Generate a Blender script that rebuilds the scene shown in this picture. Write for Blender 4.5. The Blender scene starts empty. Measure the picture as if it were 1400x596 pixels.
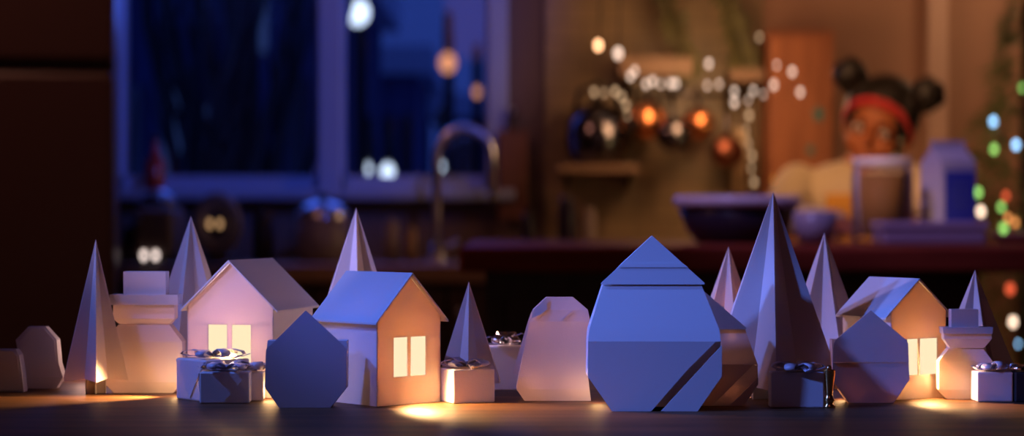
import bpy, bmesh, math, random
from mathutils import Vector, Matrix
random.seed(7)
S = bpy.context.scene
C = S.collection
F = 2722.0            # focal length in pixels of the 1400 px wide frame (70 mm on 36 mm)
CZ = 0.90             # camera height
TZ = 0.76             # table top
HT = CZ - TZ
PI = math.pi

def P(px, py, d):
    return Vector(((px - 700) * d / F, d, CZ - (py - 298) * d / F))
def X(px, d): return (px - 700) * d / F
def Zp(py, d): return CZ - (py - 298) * d / F
def D(py): return HT * F / (py - 298)          # depth of a point of the table top

# ------------------------------------------------------------------ materials
def lin(c):
    return tuple((x / 12.92 if x <= .04045 else ((x + .055) / 1.055) ** 2.4) for x in c)
def new_mat(name):
    m = bpy.data.materials.new(name); m.use_nodes = True
    nt = m.node_tree; nt.nodes.clear()
    o = nt.nodes.new('ShaderNodeOutputMaterial')
    return m, nt, o
def L(nt, a, b): nt.links.new(a, b)
def mat(name, col, rough=.6, metal=0., spec=.4, var=.0, scale=8., bump=0., sheen=0., coat=0., trans=0.):
    m, nt, o = new_mat(name)
    b = nt.nodes.new('ShaderNodeBsdfPrincipled')
    b.inputs['Base Color'].default_value = (*col, 1)
    b.inputs['Roughness'].default_value = rough
    b.inputs['Metallic'].default_value = metal
    b.inputs['Specular IOR Level'].default_value = spec
    b.inputs['Sheen Weight'].default_value = sheen
    b.inputs['Coat Weight'].default_value = coat
    b.inputs['Transmission Weight'].default_value = trans
    tc = nt.nodes.new('ShaderNodeTexCoord')
    n = nt.nodes.new('ShaderNodeTexNoise'); n.inputs['Scale'].default_value = scale; n.inputs['Detail'].default_value = 4
    L(nt, tc.outputs['Object'], n.inputs['Vector'])
    if var:
        r = nt.nodes.new('ShaderNodeValToRGB')
        r.color_ramp.elements[0].position = .3; r.color_ramp.elements[1].position = .7
        r.color_ramp.elements[0].color = (*[c * (1 - var) for c in col], 1)
        r.color_ramp.elements[1].color = (*[min(1, c * (1 + var)) for c in col], 1)
        L(nt, n.outputs['Fac'], r.inputs['Fac']); L(nt, r.outputs['Color'], b.inputs['Base Color'])
    if bump:
        bp = nt.nodes.new('ShaderNodeBump'); bp.inputs['Strength'].default_value = bump; bp.inputs['Distance'].default_value = .002
        L(nt, n.outputs['Fac'], bp.inputs['Height']); L(nt, bp.outputs['Normal'], b.inputs['Normal'])
    L(nt, b.outputs['BSDF'], o.inputs['Surface'])
    return m
def paper(name, col, trans, tint=(.84, .60, .46)):
    m, nt, o = new_mat(name)
    tc = nt.nodes.new('ShaderNodeTexCoord')
    n = nt.nodes.new('ShaderNodeTexNoise'); n.inputs['Scale'].default_value = 900; n.inputs['Detail'].default_value = 3
    L(nt, tc.outputs['Object'], n.inputs['Vector'])
    bp = nt.nodes.new('ShaderNodeBump'); bp.inputs['Strength'].default_value = .25; bp.inputs['Distance'].default_value = .0004
    L(nt, n.outputs['Fac'], bp.inputs['Height'])
    b = nt.nodes.new('ShaderNodeBsdfPrincipled'); b.inputs['Base Color'].default_value = (*col, 1)
    b.inputs['Roughness'].default_value = .62; b.inputs['Specular IOR Level'].default_value = .25
    t = nt.nodes.new('ShaderNodeBsdfTranslucent'); t.inputs['Color'].default_value = (*tint, 1)
    mx = nt.nodes.new('ShaderNodeMixShader'); mx.inputs['Fac'].default_value = trans
    L(nt, bp.outputs['Normal'], b.inputs['Normal'])
    L(nt, b.outputs['BSDF'], mx.inputs[1]); L(nt, t.outputs['BSDF'], mx.inputs[2]); L(nt, mx.outputs['Shader'], o.inputs['Surface'])
    return m
def wood(name, c0, c1, rough=.4, axis=(1, 14, 14), scale=3., spec=.4, bump=.15):
    m, nt, o = new_mat(name)
    tc = nt.nodes.new('ShaderNodeTexCoord'); mp = nt.nodes.new('ShaderNodeMapping')
    mp.inputs['Scale'].default_value = axis
    n = nt.nodes.new('ShaderNodeTexNoise'); n.inputs['Scale'].default_value = scale; n.inputs['Detail'].default_value = 8
    n.inputs['Roughness'].default_value = .62; n.inputs['Distortion'].default_value = .4
    r = nt.nodes.new('ShaderNodeValToRGB')
    r.color_ramp.elements[0].position = .32; r.color_ramp.elements[1].position = .68
    r.color_ramp.elements[0].color = (*c0, 1); r.color_ramp.elements[1].color = (*c1, 1)
    b = nt.nodes.new('ShaderNodeBsdfPrincipled'); b.inputs['Roughness'].default_value = rough; b.inputs['Specular IOR Level'].default_value = spec
    bp = nt.nodes.new('ShaderNodeBump'); bp.inputs['Strength'].default_value = bump; bp.inputs['Distance'].default_value = .001
    L(nt, tc.outputs['Object'], mp.inputs['Vector']); L(nt, mp.outputs['Vector'], n.inputs['Vector'])
    L(nt, n.outputs['Fac'], r.inputs['Fac']); L(nt, r.outputs['Color'], b.inputs['Base Color'])
    L(nt, n.outputs['Fac'], bp.inputs['Height']); L(nt, bp.outputs['Normal'], b.inputs['Normal'])
    L(nt, b.outputs['BSDF'], o.inputs['Surface'])
    return m
def emit(name, col, s):
    m, nt, o = new_mat(name)
    e = nt.nodes.new('ShaderNodeEmission'); e.inputs['Color'].default_value = (*col, 1); e.inputs['Strength'].default_value = s
    L(nt, e.outputs['Emission'], o.inputs['Surface'])
    return m
def pane_glass(name):
    m, nt, o = new_mat(name)
    t = nt.nodes.new('ShaderNodeBsdfTransparent'); g = nt.nodes.new('ShaderNodeBsdfGlossy'); g.inputs['Roughness'].default_value = .02
    mx = nt.nodes.new('ShaderNodeMixShader'); mx.inputs['Fac'].default_value = .05
    L(nt, t.outputs['BSDF'], mx.inputs[1]); L(nt, g.outputs['BSDF'], mx.inputs[2]); L(nt, mx.outputs['Shader'], o.inputs['Surface'])
    return m
def tile_mat(name, col, grout):
    m, nt, o = new_mat(name)
    tc = nt.nodes.new('ShaderNodeTexCoord'); mp = nt.nodes.new('ShaderNodeMapping'); mp.inputs['Rotation'].default_value = (PI / 2, 0, 0)
    br = nt.nodes.new('ShaderNodeTexBrick'); br.inputs['Scale'].default_value = 5
    br.inputs['Color1'].default_value = (*col, 1); br.inputs['Color2'].default_value = (*[c * .8 for c in col], 1); br.inputs['Mortar'].default_value = (*grout, 1)
    br.inputs['Mortar Size'].default_value = .012; br.offset = 0.5
    b = nt.nodes.new('ShaderNodeBsdfPrincipled'); b.inputs['Roughness'].default_value = .35
    L(nt, tc.outputs['Object'], mp.inputs['Vector']); L(nt, mp.outputs['Vector'], br.inputs['Vector'])
    L(nt, br.outputs['Color'], b.inputs['Base Color']); L(nt, b.outputs['BSDF'], o.inputs['Surface'])
    return m

PAPER = paper('folded_white_paper', (.80, .78, .79), .32)
THICK = paper('layered_white_paper', (.80, .78, .79), .10)
WALLP = paper('house_wall_paper', (.82, .79, .78), .42)
PANE_LIT = emit('lit_window_paper', (1.0, .80, .50), 1.05)
RIBBON = mat('satin_paper_ribbon', (.62, .56, .62), .45, .12, .4)
FOIL = mat('silver_foil_ribbon', (.85, .82, .86), .16, 1.)
BRASS = mat('polished_brass', (.80, .52, .20), .2, 1.)
TABLE = wood('dark_stained_table_wood', (.055, .024, .012), (.19, .082, .030), .52, (1.2, 9, 9), 5., .22)
ISLAND = wood('mahogany_wood', (.15, .022, .013), (.25, .038, .020), .6, (1, 9, 9), 4., .1)
FLOORM = wood('floor_boards', (.06, .032, .02), (.12, .065, .04), .5, (1, 8, 8), 3.)
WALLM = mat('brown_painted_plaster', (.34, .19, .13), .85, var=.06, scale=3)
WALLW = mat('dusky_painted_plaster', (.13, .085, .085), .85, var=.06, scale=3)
CEILM = mat('ceiling_plaster', (.35, .25, .2), .9)
TILE = tile_mat('olive_wall_tiles', (.30, .21, .115), (.18, .13, .08))
FRAMEM = mat('painted_window_frame', (.28, .32, .48), .5)
COUNTER = wood('worktop_oak', (.20, .12, .075), (.30, .18, .11), .5, (1, 9, 9), 4.)
DARKCAB = wood('dark_cabinet_wood', (.03, .016, .013), (.05, .026, .02), .55, (9, 9, 1), 4.)
FRIDGE = mat('dark_brown_fridge_enamel', (.055, .026, .022), .38)
DOORM = wood('reddish_pine_wood', (.26, .085, .035), (.40, .14, .06), .6, (9, 9, 1), 3.)
COPPER = mat('copper_metal', (.80, .30, .12), .24, 1.)
STEEL = mat('brushed_steel', (.55, .55, .58), .28, 1.)
DSTEEL = mat('dark_steel', (.16, .15, .17), .2, 1.)
BLACK = mat('black_plastic', (.015, .014, .016), .35)
GREYP = mat('taupe_enamel', (.20, .15, .14), .45)
REDG = mat('dark_red_glass', (.35, .03, .02), .2)
NAVY = mat('navy_glazed_ceramic', (.022, .016, .030), .22)
LILAC = mat('pale_lilac_glaze', (.62, .55, .66), .25)
GREEN = mat('needle_green', (.085, .15, .035), .6, var=.4, scale=30)
LEAF = mat('dry_sprig_green', (.11, .10, .035), .6, var=.3, scale=30)
SNOW = mat('snow', (.8, .82, .88), .8)
CREAM = mat('cream_wool', (.66, .55, .36), .9, bump=.4, scale=300, sheen=.3)
MUST = mat('mustard_corduroy', (.62, .30, .04), .85, bump=.3, scale=200)
SKIN = mat('warm_brown_skin', (.42, .135, .05), .55)
HAIR = mat('black_curly_hair', (.008, .006, .005), .5, bump=.8, scale=120, sheen=.03)
REDC = mat('red_cloth', (.60, .02, .025), .7, sheen=.2)
WHITEE = mat('eye_white', (.75, .72, .68), .3)
DENIM = mat('indigo_denim', (.03, .04, .1), .8)
OLIVE = mat('olive_oil_liquid', (.20, .085, .008), .6, spec=.1)
BLUEC = mat('blue_printed_card', (.05, .07, .50), .45)
WHITEC = mat('white_printed_card', (.60, .55, .66), .45)
TEAL = mat('teal_paper', (.04, .20, .20), .7)
STREAK = mat('cream_light_streak', (.72, .56, .36), .9)  # colour of the sheet that stands in for a streak of light
PANE = pane_glass('window_glass')
FACADE = mat('night_facade_plaster', (.10, .12, .25), .9, var=.3, scale=2)
FACADE2 = mat('night_facade_brick', (.06, .07, .18), .9, var=.3, scale=2)
GROUND = mat('snowy_street', (.30, .32, .42), .9)
def glass(name):
    m, nt, o = new_mat(name)
    t = nt.nodes.new('ShaderNodeBsdfTransparent'); g = nt.nodes.new('ShaderNodeBsdfGlossy'); g.inputs['Roughness'].default_value = .05
    fr_ = nt.nodes.new('ShaderNodeLayerWeight'); fr_.inputs['Blend'].default_value = .16
    mx = nt.nodes.new('ShaderNodeMixShader')
    df = nt.nodes.new('ShaderNodeBsdfDiffuse'); df.inputs['Color'].default_value = (.85, .82, .88, 1); m2 = nt.nodes.new('ShaderNodeMixShader'); m2.inputs['Fac'].default_value = .015
    L(nt, t.outputs['BSDF'], m2.inputs[1]); L(nt, df.outputs['BSDF'], m2.inputs[2])
    d2 = nt.nodes.new('ShaderNodeBsdfDiffuse'); d2.inputs['Color'].default_value = (.80, .72, .85, 1); m3 = nt.nodes.new('ShaderNodeMixShader'); m3.inputs['Fac'].default_value = .6  # milky lilac edges stand in for bright reflections on the glass
    L(nt, g.outputs['BSDF'], m3.inputs[1]); L(nt, d2.outputs['BSDF'], m3.inputs[2])
    L(nt, fr_.outputs['Fresnel'], mx.inputs['Fac']); L(nt, m2.outputs['Shader'], mx.inputs[1]); L(nt, m3.outputs['Shader'], mx.inputs[2]); L(nt, mx.outputs['Shader'], o.inputs['Surface']); return m
GLASS = glass('clear_jar_glass')
WARMB = emit('warm_fairy_bulb', (1., .70, .54), 2.2)
DIMB = emit('dim_amber_fairy_bulb', (1., .62, .34), 1.3)
AMBER = emit('amber_lamp_bulb', (1., .50, .24), 6.)
BLUEB = emit('blue_tree_bulb', (.30, .62, 1.), 4.)
GREENB = emit('green_tree_bulb', (.34, .75, .16), 2.2)
ORANGEB = emit('orange_tree_bulb', (1., .36, .10), 2.2)
REDB = emit('red_tree_bulb', (1., .13, .05), 1.4)
WHITEB = emit('white_tree_bulb', (1., .72, .52), 3.5)
LED = emit('white_glint', (1., .80, .72), 2.4)  # glowing white for reflected glints, not a lamp
GLINTA = emit('amber_glint', (1., .55, .25), .8)  # glowing amber for the glints reflected in the dial hub
CITYW = emit('cold_street_lamp', (.62, .76, 1.), 2.2)
CITYO = emit('amber_street_lamp', (1., .40, .2), .9)
CITYB = emit('lit_facade_window', (.12, .24, .95), .12)

# ------------------------------------------------------------------ mesh builder
class MB:
    def __init__(s): s.v = []; s.f = []; s.sm = []
    def add(s, vs, fs, smooth=False):
        n = len(s.v); s.v += [Vector(v) for v in vs]
        s.f += [tuple(i + n for i in f) for f in fs]; s.sm += [smooth] * len(fs); return s
    def box(s, c, size, rz=0, M=None):
        hx, hy, hz = [a / 2 for a in size]; R = M or Matrix.Rotation(rz, 3, 'Z'); c = Vector(c)
        vs = [c + R @ Vector((x, y, z)) for z in (-hz, hz) for y in (-hy, hy) for x in (-hx, hx)]
        return s.add(vs, [(0, 2, 3, 1), (4, 5, 7, 6), (0, 1, 5, 4), (2, 6, 7, 3), (0, 4, 6, 2), (1, 3, 7, 5)])
    def span(s, a, b): # box from corner a to corner b
        a, b = Vector(a), Vector(b); return s.box((a + b) / 2, [abs(q) for q in (b - a)])
    def cone(s, p0, p1, r0, r1, n=16, caps=True):
        p0, p1 = Vector(p0), Vector(p1); ax = (p1 - p0).normalized(); a = ax.orthogonal().normalized(); b = ax.cross(a)
        vs = [p + r * (math.cos(2 * PI * i / n) * a + math.sin(2 * PI * i / n) * b) for p, r in ((p0, r0), (p1, r1)) for i in range(n)]
        s.add(vs, [(i, (i + 1) % n, n + (i + 1) % n, n + i) for i in range(n)], True)
        if caps:
            k = len(s.v) - 2 * n
            s.f += [tuple(k + i for i in reversed(range(n))), tuple(k + n + i for i in range(n))]; s.sm += [False, False]
        return s
    def tube(s, pts, r, n=10):
        pts = [Vector(p) for p in pts]; vs = []; fs = []; prev = None
        for i, p in enumerate(pts):
            t = (pts[min(i + 1, len(pts) - 1)] - pts[max(i - 1, 0)]).normalized()
            a = t.orthogonal().normalized() if prev is None else (prev - t * prev.dot(t)).normalized()
            prev = a; b = t.cross(a); rr = r[i] if isinstance(r, (list, tuple)) else r
            vs += [p + rr * (math.cos(2 * PI * k / n) * a + math.sin(2 * PI * k / n) * b) for k in range(n)]
        for i in range(len(pts) - 1):
            fs += [(i * n + k, i * n + (k + 1) % n, (i + 1) * n + (k + 1) % n, (i + 1) * n + k) for k in range(n)]
        s.add(vs, fs, True); k0 = len(s.v) - len(vs)
        s.f += [tuple(k0 + i for i in reversed(range(n))), tuple(len(s.v) - n + i for i in range(n))]; s.sm += [False, False]
        return s
    def lathe(s, c, prof, n=32, M=None, sx=1.):
        c = Vector(c); M = M or Matrix.Identity(3); m = len(prof)
        vs = [c + M @ Vector((r * math.cos(2 * PI * i / n) * sx, r * math.sin(2 * PI * i / n), z)) for i in range(n) for r, z in prof]
        fs = [(i * m + j, ((i + 1) % n) * m + j, ((i + 1) % n) * m + j + 1, i * m + j + 1) for i in range(n) for j in range(m - 1)]
        return s.add(vs, fs, True)
    def ball(s, c, r, M=None, n=20, m=12):
        r = (r, r, r) if not hasattr(r, '__len__') else r; M = M or Matrix.Identity(3); c = Vector(c)
        vs = [c + M @ Vector((0, 0, r[2]))] + [c + M @ Vector((r[0] * math.sin(PI * j / m) * math.cos(2 * PI * i / n), r[1] * math.sin(PI * j / m) * math.sin(2 * PI * i / n), r[2] * math.cos(PI * j / m)))
              for j in range(1, m) for i in range(n)] + [c - M @ Vector((0, 0, r[2]))]
        fs = [(0, 1 + i, 1 + (i + 1) % n) for i in range(n)]
        for j in range(m - 2):
            fs += [(1 + j * n + i, 1 + (j + 1) * n + i, 1 + (j + 1) * n + (i + 1) % n, 1 + j * n + (i + 1) % n) for i in range(n)]
        e = len(vs) - 1; k = 1 + (m - 2) * n
        fs += [(k + i, e, k + (i + 1) % n) for i in range(n)]
        return s.add(vs, fs, True)
    def prism(s, pts, off):
        off = Vector(off); n = len(pts); pts = [Vector(p) for p in pts]
        return s.add(pts + [p + off for p in pts], [tuple(range(n)), tuple(n + i for i in reversed(range(n)))] + [(i, n + i, n + (i + 1) % n, (i + 1) % n) for i in range(n)])
    def build(s, name, m, parent=None, bevel=0., remesh=0., smooth=0, merge=True):
        me = bpy.data.meshes.new(name); o = bpy.data.objects.new(name, me)
        org = Vector(parent.location) if parent and parent.parent is None else (root_loc(parent) if parent else Vector((0, 0, 0)))
        me.from_pydata([v - org for v in s.v], [], s.f); me.update()
        for p, q in zip(me.polygons, s.sm): p.use_smooth = q
        bm = bmesh.new(); bm.from_mesh(me)
        if merge: bmesh.ops.remove_doubles(bm, verts=bm.verts, dist=1e-6)
        bmesh.ops.recalc_face_normals(bm, faces=bm.faces)
        bm.to_mesh(me); bm.free()
        me.materials.append(m); C.objects.link(o)
        if parent: o.parent = parent
        if remesh:
            r = o.modifiers.new('remesh', 'REMESH'); r.mode = 'VOXEL'; r.voxel_size = remesh; r.use_smooth_shade = True
            if smooth:
                q = o.modifiers.new('smooth', 'SMOOTH'); q.factor = .5; q.iterations = smooth
        if bevel:
            b = o.modifiers.new('bevel', 'BEVEL'); b.width = bevel; b.segments = 2; b.limit_method = 'ANGLE'; b.angle_limit = .6
        return o
def root_loc(o):
    v = Vector((0, 0, 0))
    while o: v += Vector(o.location); o = o.parent
    return v
def thing(name, label, cat, loc, group=None):
    o = bpy.data.objects.new(name, None); C.objects.link(o); o.location = loc; o.empty_display_size = .02
    return tag(o, label, cat, group)
def tag(o, label, cat, group=None, kind=None):
    o['label'] = label; o['category'] = cat
    if group: o['group'] = group
    if kind: o['kind'] = kind
    return o
def struct(o, label=None, cat=None):
    o['kind'] = 'structure'
    if label: o['label'] = label
    if cat: o['category'] = cat
    return o

# ------------------------------------------------------------------ paper village helpers
class Sheet:
    """vertical plane of a folded figure: photo rows to metres; the bottom row stands on the table"""
    def __init__(s, d, pbase, ptop):
        s.d = d; s.pb = pbase; s.k = (Zp(ptop, d) - TZ) / (pbase - ptop)
    def __call__(s, px, py, off=0.): return Vector((X(px, s.d), s.d + off, TZ + (s.pb - py) * s.k))
def rows_solid(mb, sh, rows, thick, skip=()):
    """rows: (py, left px, right px, front offset); a closed folded body with a flat back"""
    fr = [(sh(l, y, o), sh(r, y, o)) for y, l, r, o in rows]
    bk = [(Vector((a.x, sh.d + thick, a.z)), Vector((b.x, sh.d + thick, b.z))) for a, b in fr]
    for i in range(len(rows) - 1):
        a, b, c, d = fr[i][0], fr[i][1], fr[i + 1][1], fr[i + 1][0]
        A, B, Cc, Dd = bk[i][0], bk[i][1], bk[i + 1][1], bk[i + 1][0]
        apex = rows[i][1] == rows[i][2]
        if i not in skip: mb.add([a, d, c] if apex else [a, d, c, b], [(0, 1, 2)] if apex else [(0, 1, 2, 3)])
        mb.add([A, Cc, Dd] if apex else [A, B, Cc, Dd], [(0, 1, 2)] if apex else [(0, 1, 2, 3)])
        mb.add([a, A, Dd, d], [(0, 1, 2, 3)]); mb.add([b, c, Cc, B], [(0, 1, 2, 3)])
    if rows[0][1] != rows[0][2]: mb.add([fr[0][0], fr[0][1], bk[0][1], bk[0][0]], [(0, 1, 2, 3)])
    e = -1; mb.add([fr[e][0], bk[e][0], bk[e][1], fr[e][1]], [(0, 1, 2, 3)])
    return mb
def row_off(rows, py):
    for (y0, _, _, o0), (y1, _, _, o1) in zip(rows, rows[1:]):
        if y0 <= py <= y1: return o0 + (o1 - o0) * (py - y0) / (y1 - y0)
    (y0, _, _, o0), (y1, _, _, o1) = rows[:2] if py < rows[0][0] else rows[-2:]
    return o0 + (o1 - o0) * (py - y0) / (y1 - y0)
def flap(sh, pts, rows, out=.0012, t=.0006, flat=False):
    # a plane fitted to the panel's top and bottom, pushed out until it clears the body everywhere
    ys = [y for _, y in pts]; ya, yb = min(ys), max(ys); oa, ob = row_off(rows, max(ya, rows[0][0])), row_off(rows, min(yb, rows[-1][0]))
    if flat: oa = ob = min(row_off(rows, y) for y in range(int(max(ya, rows[0][0])), int(min(yb, rows[-1][0])) + 1))
    f = lambda y: oa + (ob - oa) * (y - ya) / max(1e-6, yb - ya)
    m = MB(); m.prism([sh(x, y, f(y) - out) for x, y in pts], (0, t, 0)); return m

def egg(name, label, d, rows, thick, flaps, group, skip=(), extra=None, m=THICK):
    pb, pt = rows[-1][0], rows[0][0]; sh = Sheet(d, pb, min(pt, min([y for f in flaps for _, y in f[1]] or [pt])))
    cx = (rows[-1][1] + rows[-1][2]) / 2
    r = thing(name, label, 'paper egg' if 'egg' in name else 'paper figure', (X(cx, d), d + thick / 2, TZ), group)
    mb = rows_solid(MB(), sh, rows, thick, skip)
    if extra: extra(mb, sh)
    mb.build('body', m, r)
    for nm, pts, out in flaps: flap(sh, pts, rows, out, flat='sheet' in nm).build(nm, m, r)
    return r, sh

def tree(label, px, py, d, base_py, Rpx, rot=0., n=6, inner=.62, trunk=True, lean=0.):
    """pleated paper cone on a short folded stem"""
    z1 = Zp(py, d); R = Rpx * d / F; z0 = max(TZ + (.010 if trunk else .001), Zp(base_py, d)); x = X(px, d)
    r = thing('paper_tree', label, 'paper tree', (x, d, TZ), 'pleated paper trees of the village')
    mb = MB(); ap = Vector((x, d, z1)); ring = []
    for i in range(2 * n):
        a = rot + PI * i / n; q = R if i % 2 == 0 else R * inner
        ring.append(Vector((x + q * math.cos(a) + lean * R, d + q * math.sin(a), z0 + (0 if i % 2 == 0 else .002))))
    m = 2 * n
    for i in range(m): # outer face and a slightly lower inner face
        mb.add([ap, ring[i], ring[(i + 1) % m]], [(0, 1, 2)])
    ap2 = ap - Vector((0, 0, .004)); inn = [Vector((x + (v.x - x) * .975, d + (v.y - d) * .975, v.z)) for v in ring]
    for i in range(m):
        mb.add([ap2, inn[(i + 1) % m], inn[i]], [(0, 1, 2)]); mb.add([ring[i], inn[i], inn[(i + 1) % m], ring[(i + 1) % m]], [(0, 1, 2, 3)])
    mb.build('pleated_cone', PAPER, r)
    if trunk:
        t = MB()
        for k in range(3):
            t.box((x, d, (TZ + z0 + .02) / 2 + .0), (R * .62, .0012, z0 + .02 - TZ), rot + k * PI / 3)
        t.build('stem', THICK, r)
    return r

def bow(parent, c, R, m, n=6, seed=0, width=.0075, lift=.006):
    rnd = random.Random(seed); mb = MB(); c = Vector(c)
    def strip(path, al, w):
        u = Vector((math.cos(al), math.sin(al), 0)); v = Vector((-u.y, u.x, 0)); vs = []
        for i, (rr, zz, ww) in enumerate(path):
            b = c + u * rr + Vector((0, 0, zz)); vs += [b - v * w * ww / 2, b + v * w * ww / 2]
        k = len(path)
        mb.add(vs, [(2 * i, 2 * i + 1, 2 * i + 3, 2 * i + 2) for i in range(k - 1)], True)
    for i in range(n):
        al = 2 * PI * i / n + rnd.uniform(-.25, .25); q = R * rnd.uniform(.8, 1.05); h = lift * rnd.uniform(.8, 1.25)
        strip([(0, .0012, .45), (q * .3, h * .75, .8), (q * .65, h * 1.05, 1.1), (q * .95, h * .8, 1.1), (q * 1.02, h * .45, 1.), (q * .8, h * .18, .9), (q * .4, .0012, .7), (0, .001, .45)], al, width)
    for i in range(2):
        al = rnd.uniform(0, 2 * PI)
        strip([(0, .001, .5), (R * .5, .0035, .8), (R * .9, .001, .9), (R * 1.15, .003, .9)], al, width * .8)
    mb.ball(c + Vector((0, 0, lift * .5)), (width * .35, width * .35, lift * .3), n=10, m=6)
    o = mb.build('bow', m, parent)
    sd = o.modifiers.new('thickness', 'SOLIDIFY'); sd.thickness = .0004
    return o
def gift(label, pxc, d, w, dep, h, yaw, bm=RIBBON, bR=None, seed=0, vfold=True, lift=.006, boxm=THICK, lid=False):
    x = X(pxc, d); c = Vector((x, d, TZ)); R = Matrix.Rotation(yaw, 3, 'Z')
    r = thing('gift_box', label, 'gift box', c, 'wrapped paper gift boxes of the village')
    MB().box(c + Vector((0, 0, h / 2)), (w, dep, h), yaw).build('box', boxm, r, bevel=.0012)
    if vfold:
        for side in (0, 1):
            m = MB()
            q = [(-w / 2 + .001, h - .001), (w / 2 - .001, h - .001), (0, .002)]
            if side == 0:
                m.prism([c + R @ Vector((a, -dep / 2 - .0010, z)) for a, z in q], R @ Vector((0, .0009, 0)))
            else:
                q = [(-dep / 2 + .001, h - .001), (dep / 2 - .001, h - .001), (0, .002)]
                m.prism([c + R @ Vector((-w / 2 - .0010, a, z)) for a, z in q], R @ Vector((.0009, 0, 0)))
            m.build('folded_flap', boxm, r)
    bow(r, c + Vector((0, 0, h + .0004)), bR or w * .5, bm, seed=seed, lift=lift)
    return r

def house(label, X0, Y0, a, W, Ln, hw, hr, oe, og, wins, wz):
    """paper house, gable front at (X0,Y0); wins = (left,right) fractions of the gable wall, wz = sill and head heights"""
    u = Vector((math.cos(a), math.sin(a), 0)); v = Vector((-math.sin(a), math.cos(a), 0)); o = Vector((X0, Y0, TZ)); t = .0008
    Q = lambda s_, t_, z: o + u * s_ + v * t_ + Vector((0, 0, z))
    r = thing('paper_house', label, 'paper house', o + v * (Ln / 2), 'paper houses of the village')
    g = MB(); m = MB(); xs = [-W / 2] + [x for w in wins for x in w] + [W / 2]; z0, z1 = wz
    def quad(x0, x1, za, zb):
        g.prism([Q(x0, 0, za), Q(x1, 0, za), Q(x1, 0, zb), Q(x0, 0, zb)], v * t)
    quad(-W / 2, W / 2, 0, z0)
    for i in range(0, len(xs), 2): quad(xs[i], xs[i + 1], z0, z1)
    g.prism([Q(-W / 2, 0, z1), Q(W / 2, 0, z1), Q(W / 2, 0, hw), Q(0, 0, hr - .001), Q(-W / 2, 0, hw)], v * t)
    m.prism([Q(-W / 2, Ln, 0), Q(W / 2, Ln, 0), Q(W / 2, Ln, hw), Q(0, Ln, hr - .001), Q(-W / 2, Ln, hw)], v * -t)
    for s_ in (-1, 1):
        m.prism([Q(s_ * W / 2, 0, 0), Q(s_ * W / 2, Ln, 0), Q(s_ * W / 2, Ln, hw), Q(s_ * W / 2, 0, hw)], u * (-s_ * t))
    m.build('walls', THICK, r, merge=False)
    g.build('gable_front', WALLP, r, merge=False)
    sl = (hr - hw) / (W / 2); th = .0012
    rf = MB(); e = W / 2 + oe; ze = hw - oe * sl
    prof = [(-e, ze), (0, hr), (e, ze), (e, ze + th * 1.3), (0, hr + th * 1.4), (-e, ze + th * 1.3)]
    A = [Q(x, -og, z) for x, z in prof]; B = [Q(x, Ln + og, z) for x, z in prof]; n = 6
    rf.add(A + B, [(0, 1, 4, 5), (1, 2, 3, 4), (n + 5, n + 4, n + 1, n), (n + 4, n + 3, n + 2, n + 1)] + [(i, (i + 1) % n, n + (i + 1) % n, n + i) for i in range(n)])
    rf.build('roof', THICK, r)
    for (x0, x1) in wins:
        MB().prism([Q(x0 - .0006, .0012, z0 - .0006), Q(x1 + .0006, .0012, z0 - .0006), Q(x1 + .0006, .0012, z1 + .0006), Q(x0 - .0006, .0012, z1 + .0006)], v * .0006).build('window_pane', PANE_LIT, r)
    return r, Q, u, v

def light(name, kind, loc, energy, col, size=.01, target=None, **kw):
    l = bpy.data.lights.new(name, kind); l.energy = energy; l.color = col
    if kind == 'AREA': l.size = size; 
    elif kind in ('POINT', 'SPOT'): l.shadow_soft_size = size
    for k, q in kw.items(): setattr(l, k, q)
    o = bpy.data.objects.new(name, l); C.objects.link(o); o.location = loc
    if target is not None:
        o.rotation_euler = (Vector(target) - Vector(loc)).to_track_quat('-Z', 'Y').to_euler()
    return o
WARM = (1., .56, .22)

# ================================================================== ROOM SHELL
RY = 5.60; RX = 2.05; RB = -1.3; RH = 2.6
struct(MB().span((-RX, RB, -.05), (RX, RY + .2, 0)).build('floor', FLOORM))
struct(MB().span((-RX, RB, RH), (RX, RY + .2, RH + .05)).build('ceiling', CEILM))
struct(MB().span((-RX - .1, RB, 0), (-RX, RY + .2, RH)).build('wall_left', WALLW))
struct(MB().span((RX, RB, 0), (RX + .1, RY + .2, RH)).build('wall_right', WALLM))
struct(MB().span((-RX, RB - .1, 0), (RX, RB, RH)).build('wall_front', WALLM))
wx0, wx1, wz0, wz1 = X(158, RY), X(690, RY), Zp(262, RY), 2.05
w = MB()
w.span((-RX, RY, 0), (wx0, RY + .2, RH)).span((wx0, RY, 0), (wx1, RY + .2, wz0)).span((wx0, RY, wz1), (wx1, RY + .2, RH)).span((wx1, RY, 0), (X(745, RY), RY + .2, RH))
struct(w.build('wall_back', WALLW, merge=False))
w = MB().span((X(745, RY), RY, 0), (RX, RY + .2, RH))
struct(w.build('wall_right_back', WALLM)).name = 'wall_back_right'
struct(MB().span((X(745, RY), RY - .012, .80), (X(1042, RY), RY - .0005, 1.95)).build('trim_1', TILE))
struct(MB().span((X(1264, RY), RY - .05, 0), (X(1291, RY), RY - .0005, RH)).build('trim_2', mat('pale_brown_batten', (.46, .30, .24), .8)))
struct(MB().span((RX - .02, RB, 0), (RX, RY, .12)).build('baseboard_right', DARKCAB))
struct(MB().span((-RX, RB, 0), (-RX + .02, RY, .12)).build('baseboard_left', DARKCAB))

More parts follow.
